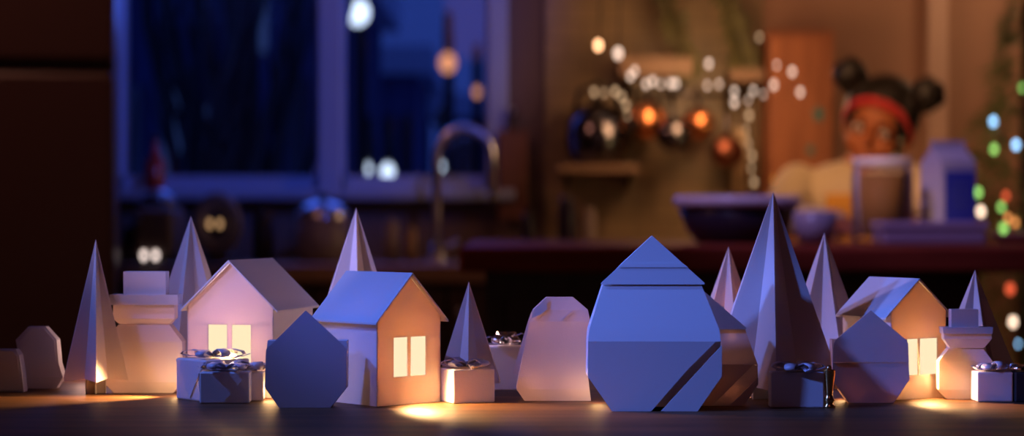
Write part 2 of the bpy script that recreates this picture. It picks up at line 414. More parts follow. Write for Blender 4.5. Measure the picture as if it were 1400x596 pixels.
# window: frame, mullion, sashes, sill, panes
win = bpy.data.objects.new('window_1', None); C.objects.link(win); win.location = ((wx0 + wx1) / 2, RY, wz0); struct(win, 'tall two-light window with blue-lit painted frame and snow in its corners', 'window')
f = MB(); fw = .035
f.span((wx0, RY - .02, wz0), (wx0 + .008, RY + .03, wz1)).span((wx1 - .045, RY - .03, wz0), (wx1 + .01, RY + .12, wz1)).span((wx0, RY - .02, wz1 - fw), (wx1, RY + .12, wz1))
f.build('frame', FRAMEM, win, bevel=.004)
MB().span((X(436, RY), RY - .03, wz0), (X(467, RY), RY + .10, wz1)).build('mullion', FRAMEM, win, bevel=.006)
MB().span((wx0 - .02, RY - .09, wz0 - .022), (wx1 + .03, RY + .12, wz0 + .004)).build('sill', FRAMEM, win, bevel=.004)
xa = (wx0 + .008, X(436, RY)); xb = (X(467, RY), wx1 - .045)
for (a, b) in (xa, xb):
    s_ = MB(); k = .022
    s_.span((a, RY + .02, wz0), (b, RY + .055, wz0 + .045)).span((a, RY + .02, wz1 - .06), (b, RY + .055, wz1)).span((a, RY + .02, wz0), (a + k * .4, RY + .055, wz1)).span((b - k * .4, RY + .02, wz0), (b, RY + .055, wz1))
    s_.build('sash', FRAMEM, win, merge=False)
    MB().span((a, RY + .036, wz0 + .04), (b, RY + .040, wz1 - .05)).build('pane', PANE, win)
def drift(a, b, h, label):
    m = MB(); n = 12; y = RY + .075; pts = []
    for i in range(n + 1):
        t = i / n; pts.append((a + (b - a) * t, h * (1 - t) ** 2.2))
    for i in range(n):
        (x0, h0), (x1, h1) = pts[i], pts[i + 1]; zb = wz0 + .004
        m.add([(x0, y - .02, zb), (x1, y - .02, zb), (x1, y - .015, zb + h1), (x0, y - .015, zb + h0), (x0, y + .04, zb), (x1, y + .04, zb), (x1, y + .035, zb + h1), (x0, y + .035, zb + h0)],
              [(0, 1, 2, 3), (5, 4, 7, 6), (3, 2, 6, 7), (0, 4, 5, 1)] + ([(0, 3, 7, 4)] if i == 0 else []) + ([(1, 5, 6, 2)] if i == n - 1 else []), True)
    return tag(m.build('snow_drift', SNOW), label, 'snow')
drift(xa[1] - .001, xa[1] - .06, .14, 'wedge of blue-lit snow drifted against the window mullion')
drift(xb[1] - .001, xb[1] - .12, .05, 'low bank of snow in the right window corner behind the tap')

# ================================================================== OUTSIDE: night street
struct(MB().span((-14, RY + .6, -3.1), (14, 40, -3)).build('ground_outside', GROUND)).name = 'ground'
def building(label, x0, x1, y, z1, m, lit, cols, rws, seed):
    r = thing('apartment_building', label, 'building', ((x0 + x1) / 2, y, -3), 'houses across the night street')
    MB().span((x0, y, -3), (x1, y + 3, z1)).build('facade', m, r)
    MB().span((x0 - .15, y - .15, z1), (x1 + .15, y + 3.1, z1 + .25)).build('cornice', SNOW, r)
    rnd = random.Random(seed); cw = (x1 - x0) / cols; rh = 1.5
    for i in range(cols):
        for j in range(rws):
            cx = x0 + (i + .5) * cw; cz = -1.6 + j * rh
            if cz + .5 > z1: continue
            MB().span((cx - cw * .24, y - .04, cz - .42), (cx + cw * .24, y - .002, cz + .42)).build('window', CITYB if rnd.random() < lit else DSTEEL, r)
building('navy town house at far left beyond the window', X(100, 14), X(262, 14), 14, 3.2, FACADE2, .35, 3, 4, 1)
building('pale blue narrow house in the middle of the left window light', X(275, 19), X(375, 19), 19, 4.5, FACADE, .4, 3, 5, 2)
building('dark low house beside the window mullion', X(382, 13), X(480, 13), 13, 2.4, FACADE2, .3, 2, 3, 3)
building('blue-grey tall house seen right of the mullion', X(492, 18), X(570, 18), 18, 2.2, FACADE, .35, 3, 3, 4)
building('dark house at the right end of the street', X(606, 20), X(770, 20), 20, 1.9, FACADE2, .25, 3, 3, 5)
def bare_tree(px, y, h, label, seed):
    rnd = random.Random(seed); x = X(px, y); r = thing('bare_tree', label, 'tree', (x, y, -3), 'bare trees along the night street')
    MB().cone((x, y, -3), (x + .1, y, -3 + h * .5), .14, .09).build('trunk', BLACK, r)
    m = MB()
    for k in range(22):
        t = rnd.uniform(.3, .5); a = rnd.uniform(0, 2 * PI); ln = h * rnd.uniform(.25, .5)
        p = Vector((x + .05, y, -3 + h * t)); q = p + Vector((math.cos(a) * ln * .2, math.sin(a) * ln * .2, ln * .85)); mid = (p + q) / 2 + Vector((rnd.uniform(-.1, .1), 0, -.1))
        m.tube([p, mid, q], [.05, .03, .008], 6)
        for _ in range(3):
            b = mid.lerp(q, rnd.random()); m.tube([b, b + Vector((rnd.uniform(-.2, .2), rnd.uniform(-.2, .2), rnd.uniform(.1, .6)))], [.018, .005], 5)
    m.build('branches', BLACK, r)
bare_tree(205, 8.0, 6.4, 'bare black tree left in the left window light', 1)
bare_tree(330, 9.8, 7., 'bare black tree in the middle of the left window light', 2)
def street_lamp(px, py, y, m, rad, label):
    p = P(px, py, y); r = thing('street_lamp', label, 'street lamp', (p.x, y + .25, -3), 'street lamps outside the window')
    MB().tube([(p.x, y + .25, -3), (p.x, y + .25, p.z + .2), (p.x, y + .12, p.z + .32), (p.x, y, p.z + rad)], .035, 8).build('pole', BLACK, r)
    MB().ball(p, rad, n=12, m=8).build('lamp_globe', m, r)
street_lamp(489, 17, 12, CITYW, .075, 'bright cold white street lamp high in the right window light')
street_lamp(612, 86, 13, CITYO, .06, 'orange street lamp in the upper right of the window')
street_lamp(652, 126, 14, CITYO, .03, 'faint amber street lamp left of the window jamb')
street_lamp(530, 235, 12.5, CITYW, .045, 'small white street lamp low beside the kitchen tap')
street_lamp(502, 231, 12.8, CITYW, .028, 'dim white street lamp low right of the mullion')
street_lamp(604, 228, 11.4, CITYW, .016, 'faint white street lamp inside the arch of the tap')
street_lamp(300, 155, 14, CITYB, .10, 'dull blue street lamp in the left window light')

# ================================================================== LEFT KITCHEN
# fridge, angled towards the table
fx0, fd = X(156, 4.3), 4.3; ang = math.atan2(X(163, 5.0) - fx0, .7); Rf = Matrix.Rotation(-ang, 3, 'Z')
fr0 = Vector((fx0, fd, 0)); fr = thing('fridge', 'tall dark brown fridge freezer at the left edge of the photo', 'fridge', fr0 + Rf @ Vector((-.35, .33, 0)))
FQ = lambda x, y, z: fr0 + Rf @ Vector((x, y, z))
zs = Zp(92, 4.3)
MB().box(FQ(-.35, .36, 1.0), (.70, .62, 2.0), 0, Rf).build('cabinet', FRIDGE, fr, bevel=.01)
d1 = MB().box(FQ(-.35, .025, zs / 2 + .03), (.70, .05, zs - .08), 0, Rf).build('door', FRIDGE, fr, bevel=.012)
d2 = MB().box(FQ(-.35, .025, (zs + .012 + 2.0) / 2), (.70, .05, 2.0 - zs - .012), 0, Rf).build('door', FRIDGE, fr, bevel=.012)
MB().tube([FQ(-.62, 0, zs - .6), FQ(-.62, -.04, zs - .57), FQ(-.62, -.04, zs - .13), FQ(-.62, 0, zs - .1)], .010).build('handle', STEEL, d1)
MB().tube([FQ(-.62, 0, zs + .06), FQ(-.62, -.04, zs + .09), FQ(-.62, -.04, zs + .35), FQ(-.62, 0, zs + .38)], .010).build('handle', STEEL, d2)
# worktop and cabinets along the window wall
CT = Zp(362, 5.0); cx0, cx1 = X(162, 5.05), X(1045, 5.3)
tag(MB().span((cx0, 5.0, CT - .044), (cx1, RY - .001, CT)).build('worktop', COUNTER, bevel=.004), 'oak worktop running along the window wall', 'worktop')
ncab = 5; cw = (cx1 - cx0) / ncab
cabl = ['base cabinet beside the fridge', 'base cabinet below the round dial', 'base cabinet below the sink tap', 'base cabinet hidden by the left end of the island', 'base cabinet beside the red cupboard']
for i in range(ncab):
    a = cx0 + i * cw; b = a + cw - .004
    r = thing('base_cabinet', 'dark wooden ' + cabl[i], 'cabinet', ((a + b) / 2, 5.3, 0), 'base cabinets under the worktop')
    MB().span((a, 5.04, .08), (b, RY - .002, CT - .0445)).build('carcass', DARKCAB, r)
    MB().span((a + .03, 5.09, 0), (b - .03, RY - .01, .08)).build('plinth', BLACK, r)
    for k in range(2):
        p, q = a + k * (b - a) / 2 + .004, a + (k + 1) * (b - a) / 2 - .004
        dr = MB().span((p, 5.02, .10), (q, 5.0395, CT - .06)).build('door', DARKCAB, r, bevel=.003)
        MB().ball(((q if k == 0 else p) + (-.03 if k == 0 else .03), 5.008, CT - .12), .012, n=10, m=6).build('knob', STEEL, dr)
# tap
def px3(px, py, d): return P(px, py, d)
td = 5.33; tp = thing('sink_tap', 'tall arched steel tap over the sink below the window', 'tap', (X(597, td), td, CT))
pts = [(X(597, td), td, CT + .02), (X(597, td), td, Zp(215, td))]
for k in range(1, 13):
    a = PI - PI * k / 12 * 1.02
    pts.append((X(635, td) + 38 * td / F * math.cos(a), td, Zp(215, td) + 40 * td / F * math.sin(a)))
pts += [(X(674, td), td - .005, Zp(262, td))]
MB().tube(pts, .0125, 12).build('spout', STEEL, tp)
MB().lathe((X(597, td), td, CT), [(0, 0), (.032, 0), (.032, .008), (.02, .016), (.018, .05), (0, .05)]).build('base', STEEL, tp)
MB().tube([(X(597, td) + .015, td, CT + .035), (X(597, td) + .06, td - .01, CT + .055)], .006).build('lever', STEEL, tp)
MB().cone((X(674, td), td - .005, Zp(262, td)), (X(674, td), td - .005, Zp(278, td)), .015, .013).build('nozzle', DSTEEL, tp)
sk = thing('sink', 'steel sink rim set in the worktop below the tap', 'sink', (X(640, 5.2), 5.2, CT))
s_ = MB()
for a, b in (((X(605, 5.2), 5.06), (X(700, 5.2), 5.075)), ((X(605, 5.2), 5.265), (X(700, 5.2), 5.28)), ((X(605, 5.2), 5.06), (X(612, 5.2), 5.28)), ((X(693, 5.2), 5.06), (X(700, 5.2), 5.28))):
    s_.span((*a, CT + .0002), (*b, CT + .004))
s_.build('rim', STEEL, sk, merge=False)
MB().span((X(612, 5.2), 5.075, CT + .0002), (X(693, 5.2), 5.265, CT + .001)).build('basin', DSTEEL, sk)
# coffee machine
md = 5.2; cm = thing('coffee_machine', 'taupe coffee machine with two painted white glints beside the fridge', 'coffee machine', (X(203, md), md + .09, CT))
MB().span((X(182, md), md, CT + .02), (X(236, md), md + .2, Zp(284, md))).build('body', GREYP, cm, bevel=.012)
MB().span((X(164, md), md + .03, CT), (X(238, md), md + .21, CT + .02)).build('drip_tray', BLACK, cm, bevel=.004)
MB().span((X(163, md), md + .05, Zp(338, md)), (X(184, md), md + .15, Zp(308, md))).build('side_pocket', BLACK, cm, bevel=.004)
MB().lathe((X(208, md), md + .1, Zp(284, md)), [(0, 0), (.048, 0), (.05, .012), (.042, .03), (.03, .036), (0, .038)]).build('lid', DSTEEL, cm)
MB().ball((X(210, md), md + .1, Zp(268, md)), (.028, .028, .018)).build('lid_knob', STEEL, cm)
MB().tube([(X(190, md), md + .01, Zp(300, md)), (X(190, md), md - .05, Zp(304, md))], .008).build('handle', BLACK, cm)
for q in (197, 213): MB().ball((X(q, md), md - .003, Zp(349, md)), (.0085, .004, .0085), n=12, m=8).build('painted_glint', LED, cm)  # glowing dots in place of lamp reflections on the machine
# round dial
dd = 5.25; rd = thing('kitchen_scale', 'dark kitchen scale with a tall round dial and painted amber glints', 'kitchen scale', (X(297, dd), dd + .03, CT))
Mz = Matrix.Rotation(PI / 2, 3, 'X'); c = Vector((X(297, dd), dd, Zp(306, dd)))
MB().lathe(c, [(0, -.03), (.058, -.03), (.064, -.02), (.064, .012), (.056, .020), (.044, .010), (.030, .002), (.026, -.006), (0, -.008)], 36, Matrix.Diagonal((1, 1, 1.3)) @ Mz).build('dial', GREYP, rd)
MB().ball(c + Vector((0, .002, 0)), (.022, .014, .030)).build('hub', BLACK, rd)
for q in (-9, 5): MB().ball(c + Vector((q * dd / F, -.016, 0)), (.0075, .004, .0095), n=12, m=8).build('painted_glint', GLINTA, rd)  # two glowing dots painted in for reflections on the hub
MB().lathe((X(297, dd), dd + .03, CT), [(0, 0), (.06, 0), (.06, .012), (.03, .02), (0, .02)]).build('foot', BLACK, rd)
# pot and canisters
pd = 5.28; pt = thing('cooking_pot', 'wide enamel pot with a domed blue-lit lid below the mullion', 'pot', (X(440, pd), pd + .02, CT))
R0 = 37 * pd / F
MB().lathe((X(440, pd), pd + .02, CT), [(0, 0), (R0 * .92, 0), (R0, .012), (R0 * 1.0, Zp(296, pd) - CT), (R0 * .95, Zp(296, pd) - CT), (0, Zp(296, pd) - CT - .002)]).build('body', GREYP, pt)
MB().lathe((X(440, pd), pd + .02, Zp(296, pd)), [(R0 * 1.03, 0), (R0 * 1.0, .012), (R0 * .7, .032), (R0 * .3, .042), (0, .044)]).build('lid', STEEL, pt)
MB().ball((X(440, pd), pd + .02, Zp(296, pd) + .052), (.016, .016, .012)).build('lid_knob', BLACK, pt)
for sgn in (-1, 1):
    MB().tube([(X(440, pd) + sgn * R0, pd, CT + .07), (X(440, pd) + sgn * (R0 + .022), pd + .01, CT + .075), (X(440, pd) + sgn * (R0 + .022), pd + .03, CT + .075), (X(440, pd) + sgn * R0, pd + .04, CT + .07)], .005).build('handle', BLACK, pt)
for q, wd, top, mm, lb in ((360, 30, 288, DARKCAB, 'dark wooden canister right of the round dial'), (535, 22, 300, GREYP, 'taupe canister left of the tap'), (562, 16, 312, COUNTER, 'small wooden canister close to the tap foot')):
    k = thing('canister', lb, 'canister', (X(q, pd), pd, CT), 'canisters on the worktop'); h = Zp(top, pd) - CT; rr = wd / 2 * pd / F
    MB().lathe((X(q, pd), pd, CT), [(0, 0), (rr, 0), (rr, h * .85), (0, h * .85)]).build('body', mm, k)
    MB().lathe((X(q, pd), pd, CT + h * .85), [(rr * 1.05, 0), (rr * 1.05, h * .1), (rr * .3, h * .12), (rr * .25, h * .2), (0, h * .2)]).build('lid', mm, k)
k = thing('bottle', 'small dark red bottle on the window sill above the coffee machine', 'bottle', (X(212, 5.53), 5.53, wz0 + .004))
MB().lathe((X(212, 5.53), 5.53, wz0 + .004), [(0, 0), (.026, 0), (.028, .01), (.028, .075), (.010, .10), (.010, .135), (0, .135)]).build('body', REDG, k)
MB().cone((X(212, 5.53), 5.53, wz0 + .139), (X(212, 5.53), 5.53, wz0 + .155), .012, .012).build('cap', BLACK, k)
# wooden board hanging on the jamb right of the window
cb = thing('chopping_board', 'dark reddish chopping board hanging beside the window', 'chopping board', (X(702, 5.56), 5.555, Zp(300, 5.56)))
MB().span((X(681, 5.56), 5.54, Zp(300, 5.56)), (X(722, 5.56), 5.556, Zp(178, 5.56))).build('board', wood('dark_red_board', (.12, .045, .03), (.18, .07, .045), .6, (9, 9, 1)), cb, bevel=.006)
MB().span((X(695, 5.56), 5.541, Zp(178, 5.56)), (X(708, 5.56), 5.555, Zp(150, 5.56))).build('handle', DARKCAB, cb, bevel=.004)
MB().ball((X(701.5, 5.56), 5.56, Zp(152, 5.56)), (.008, .04, .008)).build('hook', STEEL, cb)

# ================================================================== RIGHT KITCHEN WALL
HD = 5.42
def shelf(p0, p1, ya, yb, y0, label):
    r = thing('wall_shelf', label, 'shelf', (X((p0 + p1) / 2, HD), RY - .02, Zp(yb, HD)))
    MB().span((X(p0, HD), y0, Zp(yb, HD)), (X(p1, HD), RY - .0125, Zp(ya, HD))).build('plank', COUNTER, r, bevel=.003)
    for q in (p0 + 12, p1 - 12):
        MB().prism([(X(q, HD), RY - .0125, Zp(yb, HD)), (X(q, HD), RY - .0125, Zp(yb + 22, HD)), (X(q, HD), y0 + .05, Zp(yb, HD))], (.012, 0, 0)).build('bracket', DARKCAB, r)
    return r
shelf(846, 946, 78, 104, 5.40, 'thick oak wall shelf with fairy lights above the copper pans')
shelf(998, 1044, 95, 111, 5.40, 'short oak wall shelf beside the red cupboard')
shelf(762, 872, 226, 236, 5.36, 'dark low wall shelf carrying the round steel kettle')
# round steel kettle on the low shelf
kd = 5.46; kt = thing('kettle', 'big round dark steel kettle on the low wall shelf', 'kettle', (X(817, kd), kd, Zp(226, HD)))
kz = Zp(226, HD); R1 = 44 * kd / F
MB().lathe((X(817, kd), kd, kz), [(0, 0), (R1 * .72, 0), (R1 * .92, R1 * .35), (R1, R1 * .85), (R1 * .92, R1 * 1.35), (R1 * .62, R1 * 1.75), (R1 * .3, R1 * 1.92), (0, R1 * 1.96)]).build('body', DSTEEL, kt)
MB().ball((X(817, kd), kd, kz + R1 * 2.03), .014).build('lid_knob', BLACK, kt)
MB().tube([(X(817, kd) - R1 * .7, kd, kz + R1 * 1.65), (X(817, kd) - R1 * .6, kd, kz + R1 * 2.3), (X(817, kd), kd, kz + R1 * 2.55), (X(817, kd) + R1 * .6, kd, kz + R1 * 2.3), (X(817, kd) + R1 * .7, kd, kz + R1 * 1.65)], .008).build('handle', BLACK, kt)
MB().tube([(X(817, kd) + R1 * .85, kd - .01, kz + R1 * .8), (X(817, kd) + R1 * 1.05, kd - .07, kz + R1 * 1.2), (X(817, kd) + R1 * 1.08, kd - .09, kz + R1 * 1.4)], [.02, .014, .010]).build('spout', DSTEEL, kt)
# rail and hanging pans
rl = thing('pan_rail', 'dark steel rail holding the hanging copper pans', 'rail', (X(940, HD), 5.50, Zp(126, HD)))
MB().tube([(X(862, HD), 5.50, Zp(126, HD)), (X(1022, HD), 5.50, Zp(126, HD))], .006).build('bar', DSTEEL, rl)
for q in (870, 1014): MB().tube([(X(q, HD), 5.50, Zp(126, HD)), (X(q, HD), RY - .0125, Zp(126, HD))], .006).build('bracket', DSTEEL, rl)
def pan(px, py, rpx, m, label, yaw=0., d=5.46):
    c = P(px, py, d); R = rpx * d / F; zr = Zp(126, HD)
    r = thing('hanging_pan', label, 'pan', c, 'pans hanging under the shelf')
    M = Matrix.Rotation(yaw, 3, 'Z') @ Matrix.Rotation(PI / 2, 3, 'X')
    MB().lathe(c, [(0, .030), (R * .86, .026), (R * .95, .016), (R, -.012), (R * .96, -.012), (R * .9, .012), (R * .8, .020), (0, .022)], 32, M).build('bowl', m, r)
    MB().tube([c + Vector((0, .005, R * .95)), c + Vector((0, .008, R + .02)), Vector((c.x, 5.485, zr + .012)), Vector((c.x, 5.50, zr + .014)), Vector((c.x, 5.512, zr + .004))], .0055).build('handle', DSTEEL, r)
pan(886, 164, 27, COPPER, 'bright copper pan hanging leftmost on the rail', .25)
pan(921, 184, 24, DSTEEL, 'dark round pan hanging between two copper pans', -.05, 5.38)
pan(955, 168, 22, COPPER, 'middle copper pan on the rail, fairly small', -.2)
pan(994, 207, 23, mat('aged_copper', (.30, .10, .06), .35, 1.), 'dull dark copper pan hanging lowest at the right', .1)
# cream sheet standing in for a streak of light at the right end of the rail
tw = thing('light_streak', 'cream sheet standing in for a streak of light beside the red cupboard', 'light streak', (X(1017, HD), 5.55, Zp(268, HD)))
m = MB(); n = 10
for i in range(n):
    a0, a1 = i / n, (i + 1) / n; xs = [X(1006 + 24 * a, HD) for a in (a0, a1)]; ys = [5.55 + .012 * math.sin(a * 14) for a in (a0, a1)]
    m.add([(xs[0], ys[0], Zp(268, HD)), (xs[1], ys[1], Zp(268, HD)), (xs[1], ys[1], Zp(172, HD)), (xs[0], ys[0], Zp(172, HD)), (xs[0], ys[0] + .006, Zp(268, HD)), (xs[1], ys[1] + .006, Zp(268, HD)), (xs[1], ys[1] + .006, Zp(172, HD)), (xs[0], ys[0] + .006, Zp(172, HD))],
          [(0, 1, 2, 3), (5, 4, 7, 6), (3, 2, 6, 7), (0, 4, 5, 1)] + ([(0, 3, 7, 4)] if i == 0 else []) + ([(1, 5, 6, 2)] if i == n - 1 else []), True)
m.build('streak_sheet', STREAK, tw)
MB().tube([(X(1018, HD), 5.555, Zp(172, HD)), (X(1018, HD), 5.575, Zp(160, HD)), (X(1018, HD), RY - .0125, Zp(162, HD))], .003).build('hook', STEEL, tw)
# red pine cupboard
r = thing('tall_cupboard', 'tall reddish pine cupboard behind the child', 'cupboard', (X(1092, 5.45), 5.52, 0))
MB().span((X(1048, 5.45), 5.42, 0), (X(1138, 5.45), RY - .0005, Zp(44, 5.45))).build('carcass', DOORM, r, bevel=.004)
dr = MB().span((X(1052, 5.45), 5.40, .08), (X(1134, 5.45), 5.4195, Zp(50, 5.45))).build('door', DOORM, r, bevel=.004)
MB().ball((X(1058, 5.4), 5.385, 1.0), .014).build('knob', BRASS, dr)
for q, yy, sc, lb in ((1119, 156, 11, 'teal paper star stuck high on the red cupboard door'), (1108, 205, 8, 'smaller teal paper star lower on the red cupboard door')):
    c = P(q, yy, 5.395); st = MB(); pp = []
    for i in range(10):
        rr = sc * 5.4 / F * (1 if i % 2 == 0 else .5); pp.append(c + Vector((rr * math.sin(PI * i / 5), 0, rr * math.cos(PI * i / 5))))
    st.prism(pp, (0, .003, 0)); tag(st.build('paper_star', TEAL), lb, 'paper star', 'teal stars on the cupboard')
# jars at the back on the worktop, dim
for q, wd, top, mm, lb in ((722, 18, 292, NAVY, 'dark blue mug at the right of the sink'), (776, 26, 270, NAVY, 'tall navy jar on the dim worktop behind the island'), (805, 22, 285, GREYP, 'taupe jar right of the tall navy jar')):
    d = 5.35; rr = wd / 2 * d / F; h = Zp(top, d) - CT; k = thing('jar' if 'jar' in lb else 'mug', lb, 'jar' if 'jar' in lb else 'mug', (X(q, d), d, CT))
    MB().lathe((X(q, d), d, CT), [(0, 0), (rr * .85, 0), (rr, h * .15), (rr, h * .8), (rr * .8, h * .95), (rr * .8, h), (rr * .65, h), (rr * .65, h * .9), (0, h * .9)]).build('body', mm, k)
# fairy lights
def light_string(label, pts, wire=True, group='strings of fairy lights', rad=.0075, name='fairy_lights'):
    r = thing(name, label, 'fairy lights', pts[0][0], group)
    if wire:
        q = []
        for (a, _, _), (b, _, _) in zip(pts, pts[1:]):
            q.append(a); dd = (b - a).length; q.append((a + b) / 2 - Vector((0, 0, min(.03, dd * .12))))
        q.append(pts[-1][0]); q = [p + Vector((0, .006, .006)) for p in q]
        MB().tube(q, .0012, 5).build('wire', BLACK, r)
    for p, m, s_ in pts: MB().ball(p, rad * s_, n=10, m=6).build('bulb', m, r)
    return r
fd_ = 5.34
fp = lambda px, py, m=WARMB, s_=1., d=fd_: (P(px, py, d), m, s_)
light_string('string of warm fairy lights along the oak shelf above the pans', [fp(862, 104), fp(868, 97, WARMB, .9), fp(883, 115, WARMB, .9), fp(892, 111), fp(903, 115, WARMB, .7), fp(917, 114), fp(924, 114), fp(967, 117, WARMB, .7), fp(983, 115, WARMB, .75), fp(1004, 125, WARMB, .9), fp(1004, 140, WARMB, 1.), fp(1023, 137, WARMB, .6), fp(1030, 124, WARMB, .85), fp(1044, 129, WARMB, .6), fp(1058, 116)])
light_string('short string of fairy lights draped over the red cupboard top', [fp(969, 87), fp(1038, 51, DIMB, .8), fp(1062, 89, WARMB, .65), fp(1083, 98), fp(1094, 126, WARMB, .95)])
light_string('fairy lights hanging straight down over the cream light streak', [fp(1024, 158, DIMB, 1.), fp(1020, 178, DIMB, .7), fp(1023, 196, DIMB, .8), fp(1028, 213, DIMB, .9), fp(1027, 230, DIMB, .7), fp(1031, 249, DIMB, .9)])
light_string('amber fairy lights curling round the steel kettle', [fp(812, 126, DIMB, .9), fp(826, 127, DIMB, .7), fp(841, 125, DIMB, 1.), fp(850, 132, DIMB, .9), fp(856, 144, DIMB, .9), fp(858, 158, DIMB, .6), fp(905, 160, DIMB, .01)][:6])
r = thing('pendant_lamps', 'pair of amber bulbs on one cord above the kettle', 'lamp', P(831, 40, fd_))
for q, yy, mm, s_ in ((818, 62, AMBER, 1.), (845, 73, WARMB, 1.2)):
    MB().ball(P(q, yy, fd_), .0095 * s_, n=12, m=8).build('bulb', mm, r)
    MB().tube([P(q, yy - 5, fd_), P(q + 3, -20, fd_), Vector((X(831, fd_), fd_, RH))], .002, 6).build('cord', BLACK, r)
# dry garland with sprigs above the shelf
gl = thing('garland', 'dry green garland hanging above the copper pans', 'garland', P(930, 60, 5.45))
rnd = random.Random(4); m = MB(); path = [P(905, -30, 5.5), P(918, 20, 5.46), P(930, 60, 5.44), P(938, 85, 5.42), P(942, 96, 5.42)]; path2 = [P(985, -20, 5.5), P(1000, 20, 5.48), P(1008, 50, 5.46), P(1014, 75, 5.44), P(1016, 90, 5.43)]
for pth in (path, path2):
    for i in range(150):
        t = rnd.random() * (len(pth) - 1); a = int(t); p = pth[a].lerp(pth[a + 1], t - a); dv = Vector((rnd.uniform(-1, 1), rnd.uniform(-.4, .1), rnd.uniform(-1, .4))).normalized()
        q = p + dv * rnd.uniform(.03, .06); sd = dv.cross(Vector((0, 1, .2))).normalized() * .007; mid = (p + q) / 2
        m.add([p, mid + sd, q, mid - sd], [(0, 1, 2, 3)])
m.build('leaves', LEAF, gl, merge=False)
mm_ = MB().tube(path, .003, 6); mm_.tube(path2, .003, 6); mm_.build('stem', BLACK, gl)

# ================================================================== CHRISTMAS TREE
cd = 5.05; cx = X(1402, cd); ct = thing('christmas_tree', 'dark green Christmas tree with coloured lights at the right edge', 'christmas tree', (cx, cd, 0))
MB().cone((cx, cd, .12), (cx, cd, 1.45), .03, .01).build('trunk', DARKCAB, ct)
MB().lathe((cx, cd, 0), [(0, 0), (.11, 0), (.14, .2), (.12, .2), (0, .17)]).build('pot', COPPER, ct)
rnd = random.Random(11); m = MB(); zt, zb, Rb = 1.52, .25, .42
for i in range(3600):
    t = rnd.random() ** .7; z = zt - (zt - zb) * t; lay = (t * 9) % 1; Rr = Rb * (.05 + t * .95) * (.72 + .28 * lay); a = rnd.uniform(0, 2 * PI); q = Rr * math.sqrt(rnd.uniform(.15, 1))
    p = Vector((cx + q * math.cos(a), cd + q * math.sin(a), z)); dv = Vector((math.cos(a), math.sin(a), rnd.uniform(-.6, .2)))
    dv = (dv + Vector((rnd.uniform(-.6, .6), rnd.uniform(-.6, .6), 0))).normalized(); e = p + dv * rnd.uniform(.03, .06); sd = dv.cross(Vector((rnd.uniform(-1, 1), rnd.uniform(-1, 1), 1))).normalized() * .005
    m.add([p - sd, p + sd, e], [(0, 1, 2)])
m.build('foliage', GREEN, ct, merge=False)
tb = []
for q, yy, mm, s_ in ((1358, 166, BLUEB, 1.), (1389, 198, BLUEB, 1.), (1397, 120, GREENB, .7), (1359, 204, GREENB, 1.), (1331, 234, GREENB, .6), (1337, 263, GREENB, 1.1), (1375, 268, REDB, 1.), (1369, 283, GREENB, .9), (1341, 289, WHITEB, 1.1), (1378, 298, ORANGEB, .8), (1388, 304, ORANGEB, .8), (1372, 312, GREENB, 1.1), (1381, 395, REDB, 1.3), (1385, 440, WHITEB, 1.1), (1392, 470, BLUEB, .5)):
    zz = 1.0; d = 4.62
    for _ in range(20): # out on the surface of the crown
        p = P(q, yy, d); t = (zt - p.z) / (zt - zb); Rr = Rb * (.05 + t * .95) * .95
        hx = min(abs(p.x - cx), Rr); d = cd - math.sqrt(max(0, Rr * Rr - hx * hx))
    tb.append((P(q, yy, d), mm, s_))
light_string('string of coloured lights wound round the Christmas tree', tb, True, None, .0085, 'tree_lights')

# ================================================================== ISLAND AND WHAT STANDS ON IT
IZ = Zp(338, 3.3); ix0 = X(628, 3.3)
isl = thing('kitchen_island', 'dark mahogany kitchen island behind the paper village', 'kitchen island', (.5, 3.8, 0))
MB().span((ix0, 3.3, IZ - .042), (1.12, 4.3, IZ)).build('top', ISLAND, isl, bevel=.006)
b = MB().span((X(664, 3.36), 3.36, .06), (X(1338, 3.36), 4.24, IZ - .042)).build('body', DARKCAB, isl)
for i in range(3):
    a0 = X(664, 3.36) + .03 + i * .265; MB().span((a0, 3.348, .12), (a0 + .25, 3.3595, IZ - .08)).build('panel', DARKCAB, isl, bevel=.004)
MB().span((X(664, 3.36) + .03, 3.4, 0), (X(1338, 3.36) - .03, 4.2, .06)).build('plinth', BLACK, isl)
# big bowl
bd = 3.78; R2 = 88 * bd / F; h2 = Zp(268, bd) - IZ; bx = X(1008, bd)
bw = thing('serving_bowl', 'wide navy bowl with pale lilac rim at the left of the island', 'bowl', (bx, bd, IZ))
MB().lathe((bx, bd, IZ), [(0, 0), (R2 * .62, 0), (R2 * .66, .006), (R2 * .80, h2 * .30), (R2 * .92, h2 * .78), (R2 * .87, h2 * .78), (R2 * .7, h2 * .25), (0, h2 * .12)], 48).build('bowl', NAVY, bw)
MB().lathe((bx, bd, IZ), [(R2 * .915, h2 * .78), (R2 * .98, h2 * .80), (R2, h2 * .88), (R2 * .99, h2 * .97), (R2 * .94, h2), (R2 * .87, h2 * .78)], 48).build('rim', LILAC, bw)
bd = 3.66; R2 = 31 * bd / F; h2 = Zp(289, bd) - IZ; bx = X(1114, bd)
bw = thing('small_bowl', 'small grey bowl beside the wide navy bowl', 'bowl', (bx, bd, IZ))
MB().lathe((bx, bd, IZ), [(0, 0), (R2 * .6, 0), (R2 * .85, h2 * .4), (R2, h2), (R2 * .94, h2), (R2 * .8, h2 * .42), (0, h2 * .15)], 40).build('bowl', mat('grey_lilac_glaze', (.30, .26, .36), .3), bw)
